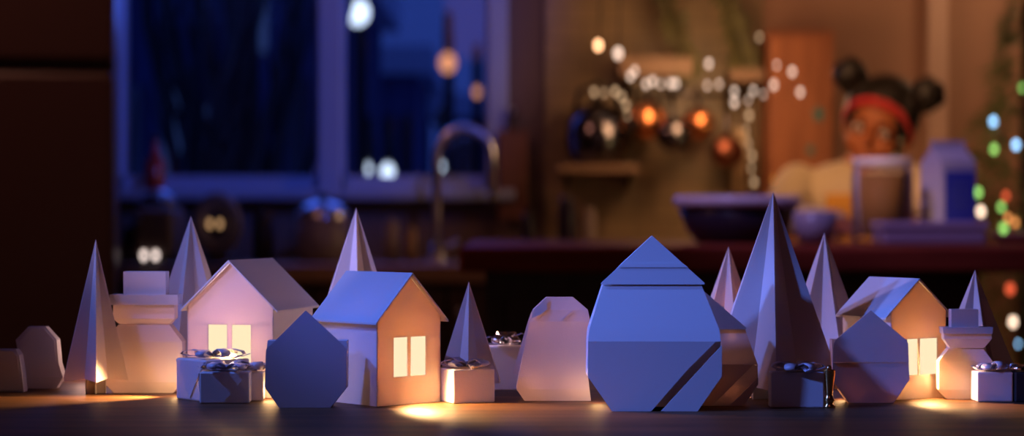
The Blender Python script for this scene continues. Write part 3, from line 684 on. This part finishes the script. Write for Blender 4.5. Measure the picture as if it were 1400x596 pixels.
# glass jar with olive contents
jd = 3.85; jx = X(1206, jd); Rj = 41 * jd / F; hj = Zp(222, jd) - IZ
jr = thing('glass_jar', 'tall clear glass jar of olive oil in front of the child', 'jar', (jx, jd, IZ))
MB().lathe((jx, jd, IZ), [(0, 0), (Rj * .94, 0), (Rj, .008), (Rj, hj * .86), (Rj * .93, hj * .95), (Rj * .93, hj), (Rj * .86, hj), (Rj * .86, hj * .94), (Rj * .92, hj * .88), (Rj * .92, .012), (0, .010)], 48).build('glass', GLASS, jr)
MB().lathe((jx, jd, IZ), [(0, .0115), (Rj * .90, .0135), (Rj * .90, hj * .86), (0, hj * .86)], 40).build('oil', OLIVE, jr)
MB().lathe((jx, jd, IZ + hj * .955), [(Rj * .935, 0), (Rj * .99, .002), (Rj * .99, hj * .09), (Rj * .935, hj * .095), (Rj * .935, 0)], 48).build('collar', mat('frosted_white_collar', (.75, .70, .75), .25), jr)
# tin
t0 = 3.6; tn = thing('low_tin', 'low lilac tin in front of the blue milk carton', 'tin', (X(1279, t0), t0 + .06, IZ))
MB().span((X(1209, t0), t0, IZ), (X(1349, t0), t0 + .12, Zp(313, t0))).build('body', mat('dusky_lilac_tin', (.30, .21, .32), .35), tn, bevel=.006)
MB().span((X(1206, t0), t0 - .004, Zp(313, t0)), (X(1352, t0), t0 + .124, Zp(303, t0))).build('lid', mat('lilac_tin_lid', (.40, .29, .44), .35), tn, bevel=.004)
# milk carton
m0 = 3.92; my = .33; mw = .078; mx = X(1296, m0); hz = Zp(222, m0) - IZ; ht = Zp(194, m0) - IZ
mc = thing('milk_carton', 'blue milk carton with a gabled top behind the lilac tin', 'carton', (mx, m0, IZ))
Rm = Matrix.Rotation(my, 3, 'Z'); MQ = lambda x, y, z: Vector((mx, m0, IZ)) + Rm @ Vector((x, y, z)); h_ = mw / 2
m = MB(); m.box(MQ(0, 0, hz / 2), (mw, mw, hz), my); m.build('body', WHITEC, mc, bevel=.002)
m = MB().add([MQ(-h_, -h_, hz), MQ(h_, -h_, hz), MQ(h_, h_, hz), MQ(-h_, h_, hz), MQ(-h_ * .95, 0, ht - .012), MQ(h_ * .95, 0, ht - .012)], [(0, 1, 5, 4), (2, 3, 4, 5), (1, 2, 5), (3, 0, 4), (0, 3, 2, 1)])
m.build('gable', WHITEC, mc)
MB().box(MQ(0, 0, ht - .006), (mw * .98, .004, .014), my).build('fin', WHITEC, mc)
lb = MB().box(MQ(.004, -h_ - .0006, hz * .45), (mw * .86, .001, hz * .88), my).build('label', BLUEC, mc)
for k, (q, ww) in enumerate(((.72, .5), (.60, .6), (.48, .42))):
    MB().box(MQ(.004, -h_ - .0014, hz * q), (mw * ww, .0006, .006), my).build('printed_band', mat('pale_blue_ink_%d' % k, (.10, .13, .42), .5), lb)
# plate at right edge
pl = thing('plate', 'pale pink plate at the right end of the island', 'plate', (X(1392, 3.7), 3.7, IZ))
MB().lathe((X(1392, 3.7), 3.7, IZ), [(0, 0), (.03, 0), (.034, .006), (.052, .018), (.054, .020), (.050, .020), (.032, .010), (0, .008)], 40).build('dish', mat('pale_pink_glaze', (.55, .38, .36), .3), pl)

# ================================================================== CHILD
HCc = P(1200, 176, 4.6); MH = Matrix.Rotation(math.radians(17), 3, 'Y') @ Matrix.Rotation(math.radians(-20), 3, 'Z') @ Matrix.Rotation(math.radians(16), 3, 'X')
hq = lambda x, y, z: HCc + MH @ Vector((x, y, z))
tx = X(1172, 4.6); ty = 4.62; sz = Zp(236, 4.6); seat = .60
ch = thing('person', 'child with two dark hair buns, red headband and cream jumper leaning on the island', 'person', (tx, ty, seat))
def capsule(m, a, b, r0, r1): 
    m.cone(a, b, r0, r1, 16); m.ball(a, r0, n=16, m=10); m.ball(b, r1, n=16, m=10)
B = MB()
B.ball(hq(0, .015, .028), (.073, .086, .082), MH); B.ball(hq(0, -.022, -.04), (.054, .056, .056), MH); B.ball(hq(0, -.052, -.078), (.022, .022, .018), MH)
for s_ in (-1, 1):
    B.ball(hq(s_ * .032, -.052, -.03), (.028, .024, .026), MH); B.ball(hq(s_ * .075, .008, -.008), (.010, .020, .028), MH); B.ball(hq(s_ * .032, -.066, .022), (.024, .010, .008), MH)
B.ball(hq(0, -.083, -.018), (.011, .014, .013), MH); B.ball(hq(0, -.076, .002), (.008, .010, .02), MH)
B.ball(hq(0, -.076, -.047), (.021, .009, .006), MH); B.ball(hq(0, -.073, -.057), (.018, .009, .006), MH)
nk = Vector((tx, ty + .005, sz + .005)); capsule(B, hq(0, .02, -.05), nk, .034, .040)
capsule(B, (tx, ty, sz - .05), (tx, ty + .01, seat + .09), .085, .088)
B.ball((tx, ty, sz - .055), (.135, .075, .075)); B.ball((tx, ty + .01, seat + .08), (.12, .09, .08))
SL = MB(); SL.ball((tx, ty, sz - .055), (.150, .090, .085)); SL.cone((tx, ty, sz - .06), (tx, ty + .01, seat + .11), .100, .105, 24); SL.ball((tx, ty + .01, seat + .12), (.130, .105, .08)); SL.cone((tx, ty, sz - .01), nk + Vector((0, 0, .012)), .065, .050, 20)
hands = []
for s_ in (-1, 1):
    sh_ = Vector((tx + s_ * .135, ty, sz - .03)); el = Vector((tx + s_ * .20, ty - .12, IZ + .05)); wr = Vector((tx + s_ * .085, 4.24, IZ + .030))
    capsule(B, sh_, el, .040, .032); capsule(B, el, wr, .031, .021)
    capsule(SL, sh_, el, .052, .043); capsule(SL, el, el.lerp(wr, .86), .042, .032)
    fw_ = (wr - el); fw_.z = 0; fw_.normalize(); sd = Vector((-fw_.y, fw_.x, 0)); pc = wr + fw_ * .035 + Vector((0, 0, -.010))
    Mp = Matrix((sd, fw_, Vector((0, 0, 1)))).transposed(); B.ball(pc, (.031, .038, .013), Mp); capsule(B, wr, pc, .019, .013)
    for k, (o_, ln) in enumerate(((-.023, .043), (-.008, .052), (.008, .049), (.022, .038))):
        a = pc + fw_ * .028 + sd * o_; b_ = a + fw_ * ln * .5 + Vector((0, 0, .004)) + sd * o_ * .15; c_ = b_ + fw_ * ln * .5 + Vector((0, 0, -.010))
        capsule(B, a, b_, .0075, .0070); capsule(B, b_, c_, .0070, .0058)
    tsd = sd * (-1 if s_ * sd.x > 0 else 1); a = pc + tsd * .022 - fw_ * .012; b_ = a + tsd * .022 + fw_ * .022; c_ = b_ + fw_ * .022 + tsd * .004
    capsule(B, a, b_, .0095, .0085); capsule(B, b_, c_, .0085, .0065)
    hp = Vector((tx + s_ * .07, ty, seat + .065)); kn = Vector((tx + s_ * .09, ty - .27, seat + .06)); an = Vector((tx + s_ * .08, ty - .20, seat - .27)); toe = an + Vector((s_ * .015, -.10, -.045))
    capsule(B, hp, kn, .065, .050); capsule(B, kn, an, .046, .030); capsule(B, an + Vector((0, .01, -.035)), toe, .028, .022)
B.build('body', SKIN, ch, remesh=.0045, smooth=3)
SL.build('jumper', CREAM, ch, remesh=.006, smooth=4)
bib = MB()
for i in range(8):
    for j in range(8):
        def bp(i, j):
            x = -.085 + .17 * i / 8; z = sz - .05 - .20 * j / 8
            return Vector((tx + x, ty - .108 * math.sqrt(max(.05, 1 - (x / .17) ** 2)) - .004, z))
        a = [bp(i, j), bp(i + 1, j), bp(i + 1, j + 1), bp(i, j + 1)]
        bib.add(a, [(0, 1, 2, 3)], True)
o = bib.build('dungaree_bib', MUST, ch); sdm = o.modifiers.new('thickness', 'SOLIDIFY'); sdm.thickness = .004
ps = MB(); ps.ball((tx, ty + .01, seat + .085), (.135, .110, .086))
for s_ in (-1, 1):
    hp = Vector((tx + s_ * .07, ty, seat + .068)); kn = Vector((tx + s_ * .09, ty - .27, seat + .063)); an = Vector((tx + s_ * .08, ty - .20, seat - .22))
    capsule(ps, hp, kn, .072, .058); capsule(ps, kn, an, .056, .044)
ps.build('dungaree_trousers', MUST, ch, remesh=.007, smooth=3)
H = MB(); H.ball(hq(0, .026, .040), (.083, .092, .086), MH); H.ball(hq(0, .07, -.01), (.07, .045, .07), MH)
for s_ in (-1, 1):
    H.ball(hq(s_ * .058, .005, .035), (.030, .055, .05), MH)
    bc = hq(s_ * .092, .0, .105); H.cone(hq(s_ * .055, .01, .06), bc, .032, .026, 16); H.ball(bc, (.040, .040, .038), MH)
    for k in range(26):
        v = Vector((rnd.gauss(0, 1), rnd.gauss(0, 1), rnd.gauss(0, 1))).normalized(); H.ball(bc + v * .033, .012, n=8, m=6)
H.build('hair', HAIR, ch, remesh=.0045, smooth=2)
hb = MB(); pp = []
for k in range(25):
    a = math.radians(-8 + 196 * k / 24); pp.append(hq(.080 * math.cos(a), -.006 - .057 * math.sin(a), .006 + .067 * math.sin(a)))
vs = []; n = len(pp)
for k, p in enumerate(pp):
    out = (MH.inverted() @ (p - HCc)); out = Vector((out.x, 0, out.z - .006)).normalized()
    for yy, rr in ((-.019, -.005), (-.010, .005), (.010, .007), (.019, .004)): vs.append(p + MH @ (Vector((0, yy, 0)) + out * rr))
hb.add(vs, [(4 * k + j, 4 * k + j + 1, 4 * k + 5 + j, 4 * k + 4 + j) for k in range(n - 1) for j in range(3)], True)
o = hb.build('headband', REDC, ch); sdm = o.modifiers.new('thickness', 'SOLIDIFY'); sdm.thickness = .004
for s_ in (-1, 1):
    e = MB().ball(hq(s_ * .030, -.072, .004), (.013, .009, .008), MH, 14, 8).build('eye', WHITEE, ch)
    MB().ball(hq(s_ * .030 - .002, -.0795, .003), (.006, .003, .006), MH, 12, 8).build('iris', BLACK, e)
    MB().tube([hq(s_ * .015, -.081, .023), hq(s_ * .032, -.078, .028), hq(s_ * .048, -.066, .022)], .0028, 6).build('eyebrow', HAIR, ch)
MB().tube([hq(-.02, -.082, -.050), hq(-.008, -.086, -.053), hq(.008, -.086, -.053), hq(.02, -.082, -.050)], .0025, 6).build('lips', mat('lip_red', (.35, .09, .07), .4), ch)
st = thing('bar_stool', 'dark wooden bar stool under the child behind the island', 'stool', (tx, ty + .01, 0))
MB().lathe((tx, ty + .01, seat - .032), [(0, 0), (.15, 0), (.155, .01), (.15, .028), (0, .030)]).build('seat', DARKCAB, st)
for a in (45, 135, 225, 315):
    q = math.radians(a); MB().cone((tx + .17 * math.cos(q), ty + .01 + .17 * math.sin(q), 0), (tx + .11 * math.cos(q), ty + .01 + .11 * math.sin(q), seat - .031), .016, .018, 12).build('leg', DARKCAB, st)
rg = MB(); rg.tube([(tx + .152 * math.cos(2 * PI * k / 24), ty + .01 + .152 * math.sin(2 * PI * k / 24), .22) for k in range(25)], .010, 8); rg.build('foot_ring', STEEL, st)

# ================================================================== TABLE
tb_ = thing('table', 'dark stained wooden table carrying the paper village', 'table', (0, 1.1, 0))
MB().span((-1.0, .42, TZ - .035), (1.0, 1.78, TZ)).build('tabletop', TABLE, tb_, bevel=.004)
MB().span((-.9, .52, TZ - .12), (.9, .545, TZ - .035)).span((-.9, 1.655, TZ - .12), (.9, 1.68, TZ - .035)).span((-.9, .545, TZ - .12), (-.875, 1.655, TZ - .035)).span((.875, .545, TZ - .12), (.9, 1.655, TZ - .035)).build('apron', TABLE, tb_, merge=False)
for a in (-.87, .87):
    for b in (.55, 1.65): MB().cone((a, b, 0), (a, b, TZ - .035), .022, .034, 4).build('leg', TABLE, tb_)

# ================================================================== PAPER VILLAGE
EGG = 'folded paper eggs of the village'
# houses
h1, Q1, u1, v1 = house('paper house with its lit gable facing front, behind the bowed gift boxes', -.2207, 1.5584, -.2659, .0729, .0849, .0709, .1055, .0045, .0035, ((-.0185, -.0025), (.0015, .0175)), (.020, .0565))
h2, Q2, u2, v2 = house('paper house with bright blue roof and orange lit gable, left of centre', -.0774, 1.4992, .7414, .0619, .0727, .0652, .0972, .0042, .0044, ((-.0150, -.0015), (.0015, .0165)), (.021, .0505))
h3, Q3, u3, v3 = house('paper house with lilac roof and lit gable at the right of the village', .3155, 1.5435, .5396, .0565, .0569, .0675, .0915, .0065, .001, ((-.0130, -.0010), (.0010, .0190)), (.0185, .0465))
for nm, Q, u, v, hh, e_in, e_out, cc in (('house_lamp_a', Q1, u1, v1, .035, .15, .8, (.82, .68, 1.)), ('house_lamp_b', Q2, u2, v2, .036, .075, 2.4, WARM), ('house_lamp_c', Q3, u3, v3, .032, .062, 1.1, WARM)):
    light(nm, 'POINT', Q(0, .026, .045), e_in, cc, .010)
    p = Q(.001, -.005, hh); light(nm + '_window', 'SPOT', p, e_out, WARM, .008, p - v * .1 + u * .018 - Vector((0, 0, .11)), spot_size=math.radians(100), spot_blend=.5)
# trees
tree('leftmost paper tree, standing on a dark folded stem', 131, 327, 1.592, 519, 50, -1.35, 6)
tree('tall paper tree behind the snowman and the left house', 261, 295, 1.69, 528, 74, -1.70, 6)
tree('paper tree behind the blue-roofed house', 487, 284, 1.68, 528, 82, -1.45, 6)
tree('paper tree standing behind a gift box right of the blue-roofed house', 641, 385, 1.575, 535, 50, -1.57, 6)
tree('short paper tree between the second egg and the biggest tree', 996, 337, 1.67, 528, 64, -1.45, 6)
tree('biggest paper tree, blue at left and black at right', 1057, 262, 1.545, 535, 105, -1.66, 6)
tree('slender paper tree right of the biggest tree', 1127, 318, 1.665, 528, 70, -1.35, 6)
tree('paper tree behind the snowman at the right', 1333, 369, 1.615, 528, 60, -1.45, 6)
# front eggs
big_rows = [(323, 895, 895, .028), (362, 853, 938, .0226), (390, 826, 962, .0187), (452, 805.5, 984.5, .0033), (467, 804, 985.5, 0.), (515, 803.5, 987, .001), (563, 837, 954, .002)]
def slit(mb, sh):
    a = lambda x, y: sh(x, y, row_off(big_rows, y)); pb = .006
    mb.prism([a(804, 467), a(979, 467), a(940, 506), a(890.5, 562.9), a(837, 563), a(803.5, 515)], (0, .0012, 0))
    mb.prism([a(987, 472), a(987, 515), a(954, 563), a(904, 562.9), a(945, 518)], (0, .0012, 0))
e1, sh1 = egg('paper_egg', 'biggest blue folded paper egg with a dark diagonal slit, front centre', 1.440, big_rows, .037,
    [('roof_flap', [(895, 322.5), (966.5, 388), (966, 390), (823, 390), (823, 388)], .0022), ('fold', [(848, 366.5), (854, 361), (937, 361), (944, 366.5)], .0030)], EGG, skip=(4, 5), extra=slit)
p_rows = [(399, 965, 965, .022), (452, 893, 1021, .012), (502, 879, 1036, 0.), (530, 879, 1037, .001), (561, 906, 1018, .004)]
def slit2(mb, sh):
    a = lambda x, y: sh(x, y, row_off(p_rows, y))
    mb.prism([a(879, 502), a(1030, 502), a(974, 561), a(906, 561), a(879, 530)], (0, .001, 0))
    mb.prism([a(1037, 520), a(1037, 530), a(1018, 561), a(998, 561)], (0, .001, 0))
    mb.prism([sh(1030, 502, .006), sh(1037, 505, .006), sh(1037, 530, .006), sh(1010, 561, .006), sh(970, 561, .006)], (0, .001, 0))
egg('paper_egg', 'tan folded paper egg half hidden behind the biggest blue egg', 1.4795, p_rows, .022, [('roof_flap', [(965, 398.5), (1023, 451), (1022, 453), (892, 453)], .0018)], EGG, skip=(2, 3), extra=slit2, m=PAPER)
h_rows = [(466, 365, 474, .003), (500, 363.5, 474, .0), (530, 362, 473.5, .001), (557, 382, 452, .003)]
egg('paper_egg', 'dark blue pointed paper egg in front of the blue-roofed house', 1.468, h_rows, .018, [('front_sheet', [(418.5, 424), (464, 466), (474, 477), (473.6, 529), (452, 556.5), (382, 556.5), (362.3, 529), (364, 477), (376, 466)], .002)], EGG)
u_rows = [(463, 1138, 1241, .002), (494, 1138, 1242, 0.), (517, 1138, 1243, .001), (547, 1160, 1222, .003)]
egg('paper_egg', 'pinkish pointed paper egg in front of the lilac-roofed house', 1.507, u_rows, .0125, [('front_sheet', [(1190, 424), (1238, 463), (1241, 468), (1242, 493), (1138, 493), (1139, 468), (1142, 463)], .0016), ('lower_sheet', [(1138, 493.6), (1242, 493.6), (1243, 516), (1222, 546.5), (1160, 546.5), (1138, 516)], .0009), ('fold', [(1150, 465.5), (1150, 464.3), (1240, 464.3), (1240, 465.5)], .0022)], EGG, m=PAPER)
# ghosts and small octagons
GH = 'folded paper ghosts of the village'
n_rows = [(407, 747, 784, .008), (424, 729, 804, .004), (440, 724, 807, .002), (515, 709, 804, 0.), (533, 706, 806, 0.), (549, 717, 808, .001)]
gho, shg = egg('paper_ghost', 'pink beige folded paper ghost left of the biggest blue egg', 1.524, n_rows, .018,
    [('corner_fold', [(747, 407), (748.5, 423), (739, 430), (726.5, 436), (729, 424)], .0022), ('slit_fold', [(766, 438), (768, 438.5), (783, 425), (781, 424)], .0014)], GH, m=PAPER)
for nm, pts in (('arm_flap', [(727, 426), (722, 440), (701, 512), (711, 515), (724, 470)]), ('arm_flap', [(804, 424), (808, 440), (810, 446), (806, 446)])):
    MB().prism([shg(x, y, .009) for x, y in pts], (0, .001, 0)).build(nm, PAPER, gho)
egg('paper_ghost', 'dim violet folded paper ghost left of the leftmost tree', 1.632, [(447, 37, 61, .004), (466, 21, 77, .001), (500, 27, 80, 0.), (520, 33, 86, 0.), (537, 36, 76, .002)], .014, [('front_sheet', [(44, 449), (60, 449), (75, 467), (77, 498), (32, 515), (28, 498), (25, 470)], .0016)], GH)
egg('paper_ghost', 'pale folded paper figure cut off by the left edge of the photo', 1.600, [(478, -34, 20, .003), (486, -38, 26, .001), (512, -38, 30, 0.), (537, -36, 32, .001)], .014, [('front_sheet', [(-34, 480), (18, 480), (24, 487), (28, 512), (28, 534), (-34, 534)], .0016)], GH)
# snowmen: body, head, hat
def snowman(label, d, pb, body, head, brim, crown, thick):
    sh = Sheet(d, pb, crown[0][0]); cxp = (body[-1][1] + body[-1][2]) / 2
    r = thing('paper_snowman', label, 'paper snowman', (X(cxp, d), d + thick / 2, TZ), 'folded paper snowmen of the village')
    rows_solid(MB(), sh, body, thick).build('body', PAPER, r)
    rows_solid(MB(), sh, head, thick).build('head', PAPER, r)
    hat = MB(); f0 = [(y, l, r_, o - .0016) for y, l, r_, o in brim]; rows_solid(hat, sh, f0, thick + .0016); rows_solid(hat, sh, crown, thick)
    hat.build('hat', PAPER, r, merge=False)
    y0, l, rr = body[1][0], body[1][1], body[1][2]; ins = MB(); w_ = rr - l
    ins.prism([sh(l + w_ * .35, y0 - 8, .006), sh(l + w_ * .55, y0 - 8, .006), sh(l + w_ * .55, y0 + 28, .006), sh(l + w_ * .35, y0 + 28, .006)], (0, .0004, 0)); ins.build('inner_fold', PAPER, r)
    return r
snowman('pinkish paper snowman with a top hat left of the front-facing house', 1.592, 538,
    [(444.5, 161, 231, .002), (468, 141, 249, 0.), (523, 141, 249, 0.), (538, 155, 236, .002)], [(417, 154, 238, .002), (436, 154, 238, .001), (443.5, 162, 230, .003)],
    [(403, 150, 243, .001), (417, 150, 243, .001)], [(371.5, 168, 226, .002), (403, 168, 226, .002)], .018)
snowman('small paper snowman with a top hat right of the lilac-roofed house', 1.536, 545,
    [(477, 1297, 1345, .001), (493, 1283.5, 1357, 0.), (532, 1284, 1357, 0.), (545, 1296, 1346, .001)], [(456, 1291, 1356, .001), (463, 1291, 1356, .0), (475.5, 1300, 1346, .002)],
    [(447, 1288, 1357, 0.), (456, 1289, 1356, 0.)], [(423, 1301, 1338, .001), (447, 1301, 1338, .001)], .011)
# gifts
gift('larger violet gift box with a paper bow in front of the lit left house', 291, 1.541, .040, .042, (547 - 491) * 1.535 / F, .72, seed=1, bR=.025)
gift('small violet gift box with V folds and a bow, frontmost of the left three', 309, 1.512, .0375, .022, (549 - 506) * 1.505 / F, .03, seed=2, bR=.020)
gift('narrow yellowish gift box beside the dark blue egg', 350, 1.533, .0125, .020, (548 - 509) * 1.53 / F, .05, seed=3, bR=.009, vfold=False)
gift('peach gift box with flat bow just right of the blue-roofed house', 638, 1.520, .0345, .030, (551 - 505) * 1.512 / F, .42, seed=4, bR=.021, vfold=False)
gift('pale lilac gift box with foil ribbon between tree and ghost', 692, 1.625, .040, .022, (541 - 481) * 1.63 / F, .02, FOIL, .020, 5, False, .008)
gift('dark brown gift box before the biggest tree', 1088.5, 1.475, .0395, .016, (558 - 509) * 1.466 / F, .02, seed=6, bR=.021, vfold=False)
gift('pink gift box in front of the right snowman', 1356, 1.525, .0275, .020, (549 - 508) * 1.517 / F, .03, seed=7, bR=.014, vfold=False)
gift('black gift box with shiny ribbon at the right edge', 1399, 1.522, .0165, .020, (549 - 508) * 1.515 / F, -.05, FOIL, .012, 8, False, .005, boxm=mat('black_gift_card', (.02, .015, .016), .5))
# brass cup
bc_ = 1.470; x = X(1133.5, bc_); cup = thing('brass_cup', 'tiny tapered brass cup beside the dark brown gift box', 'cup', (x, bc_, TZ)); k = F / bc_
MB().lathe((x, bc_, TZ), [(0, 0), (.0046, 0), (.0046, .0015), (.0030, .003), (.0044, .0055), (.0032, .008), (.0028, .010), (.0040, .020), (.0048, .0275), (.0050, .0280), (.0044, .0280), (.0035, .020), (0, .012)], 24).build('cup', BRASS, cup)
MB().ball((x, bc_, TZ + .0290), (.0022, .0022, .0025), n=12, m=8).build('bead', BRASS, cup)
MB().cone((x, bc_, TZ + .012), (x, bc_, TZ + .0275), .0008, .0008, 8).build('pin', BRASS, cup)

# ================================================================== LIGHT
bt = Vector((.12, 1.50, .86)); bl = bt + Vector((-.80, -.10, .60)).normalized() * 1.5
light('cool_side_spot', 'SPOT', bl, 54, (.105, .225, 1.), .035, bt, spot_size=math.radians(38), spot_blend=.6)
light('cool_front_spot', 'SPOT', (-1.10, .92, 1.36), 76, (.11, .225, 1.), .03, (.080, 1.44, .830), spot_size=math.radians(10), spot_blend=.7)  # added narrow spot for the biggest egg alone
light('cool_low_spot', 'SPOT', (-.75, .75, 1.50), 20, (.09, .17, 1.), .03, (-.150, 1.46, .848), spot_size=math.radians(6.5), spot_blend=1.)  # added narrow spot for the top of the dark blue egg
light('lilac_side_fill', 'SPOT', (-1.35, 1.62, 1.62), 46, (.55, .42, 1.), .04, (.16, 1.69, .88), spot_size=math.radians(15), spot_blend=.8)  # added unseen spot that brightens the back trees
light('lilac_front_fill', 'SPOT', (-1.2, .9, 1.5), 66, (.55, .43, 1.), .03, (-.195, 1.62, .868), spot_size=math.radians(8.4), spot_blend=.8)  # added unseen spot for the left gable and a back tree
vl = 0
for px, d, z, e in ((1000, 1.655, .02, .07), (818, 1.505, .008, .005), (246, 1.568, .010, .011), (368, 1.535, .008, .012), (1152, 1.535, .007, .006), (186, 1.70, .04, .05), (505, 1.75, .04, .13), (985, 1.755, .04, .06), (1110, 1.74, .04, .10), (655, 1.66, .03, .05), (115, 1.72, .03, .02)):
    light('village_warm_light_%d' % vl, 'POINT', (X(px, d), d, TZ + z), e * 2.6, (1., .56, .42) if z > .015 else WARM, .006); vl += 1  # unseen warm points added behind and between the figures, no string
for px, wpx, d, z0, z1, e in ((196, 56, 1.6075, .012, .060, .022), (758, 56, 1.538, .010, .060, .018), (1320, 40, 1.5445, .010, .045, .006), (1192, 60, 1.5175, .010, .045, .012), (640, 24, 1.524, .008, .018, .005), (975, 50, 1.492, .012, .05, .006)): # warm points added inside the paper figures to make them glow
    for k in range(4):
        light('figure_inner_light_%d' % vl, 'POINT', (X(px + (k % 2 - .5) * wpx, d), d, TZ + (z0, z1)[k // 2]), e / (3. if k < 2 else 9.), (1., .50, .30), .004); vl += 1
light('night_sky_glow', 'AREA', ((wx0 + wx1) / 2, RY + .5, 1.9), 12, (.06, .15, 1.), 1.2, ((wx0 + wx1) / 2, RY - .2, wz0))
light('window_frame_fill', 'SPOT', (.55, 2.6, 2.3), 140, (.09, .17, 1.), .1, (-.60, 5.6, 1.50), spot_size=math.radians(27), spot_blend=.6)  # added blue spot inside the room, aimed at the window frame
light('pink_front_fill', 'AREA', (0, -.6, 2.2), .7, (1., .35, .48), .8, (0, 1.5, .8))  # added faint pink fill from behind the camera
light('right_wall_fill', 'SPOT', (1.2, 3.6, 2.5), 40, (1., .46, .22), .2, (1.15, 5.6, 1.25), spot_size=math.radians(62), spot_blend=.9)  # unseen warm spot added for the right part of the back wall
light('counter_fill', 'AREA', (-1.3, 3.2, 2.5), 9, (1., .40, .26), .4, (-.9, 5.2, .9))  # added warm fill for the fridge and worktop
light('shelf_fill', 'POINT', (X(965, 5.2), 5.1, 1.28), 4.4, (1., .55, .26), .10)  # unseen warm point added to wash the pans and tiles
light('corner_lamp', 'POINT', (1.36, 5.25, 1.55), 2.0, (1., .62, .34), .05)
light('child_face_fill', 'SPOT', (.35, 3.75, 1.5), 26, (1., .50, .22), .05, (.85, 4.6, 1.05), spot_size=math.radians(40), spot_blend=.8)  # added warm spot to brighten the child's face
light('jar_fill', 'SPOT', (.40, 3.15, 1.45), 14, (1., .58, .30), .04, (.72, 3.85, .92), spot_size=math.radians(20), spot_blend=.8)  # added spot aimed at the jar alone
light('tree_fill', 'POINT', (cx - .42, cd - .30, 1.0), .6, (1., .78, .32), .05)  # unseen point added to brighten the Christmas tree foliage
light('table_strip_fill', 'SPOT', (X(250, 1.566), 1.566, TZ + .022), 4.0, WARM, .004, (X(150, 1.55), 1.548, TZ + .004), spot_size=math.radians(62), spot_blend=.9)  # unseen spot added to graze a warm strip along the table
light('island_cool_fill', 'SPOT', (-.2, 2.6, 2.3), 66, (.48, .38, 1.), .06, (.72, 3.75, .88), spot_size=math.radians(34), spot_blend=.7)  # unseen lilac spot added for the tableware on the island

# world: night sky
wd = bpy.data.worlds.new('night'); S.world = wd; wd.use_nodes = True; nt = wd.node_tree
bg = nt.nodes['Background']; bg.inputs['Strength'].default_value = 1.
bg.inputs['Color'].default_value = (.014, .034, .22, 1)

# camera
cam = bpy.data.cameras.new('camera'); co = bpy.data.objects.new('camera', cam); C.objects.link(co); S.camera = co
co.location = (0, 0, CZ); co.rotation_euler = (PI / 2, 0, 0); cam.lens = 70; cam.sensor_width = 36; cam.clip_end = 200; cam.clip_start = .05
cam.dof.use_dof = True; cam.dof.focus_distance = 1.49; cam.dof.aperture_fstop = 4.6; cam.dof.aperture_ratio = 1.3
S.view_settings.view_transform = 'Standard'; S.view_settings.look = 'None'; S.view_settings.exposure = 0; S.view_settings.gamma = 1
S.view_settings.use_curve_mapping = False
S.cycles.use_denoising = True; S.cycles.sample_clamp_indirect = 0
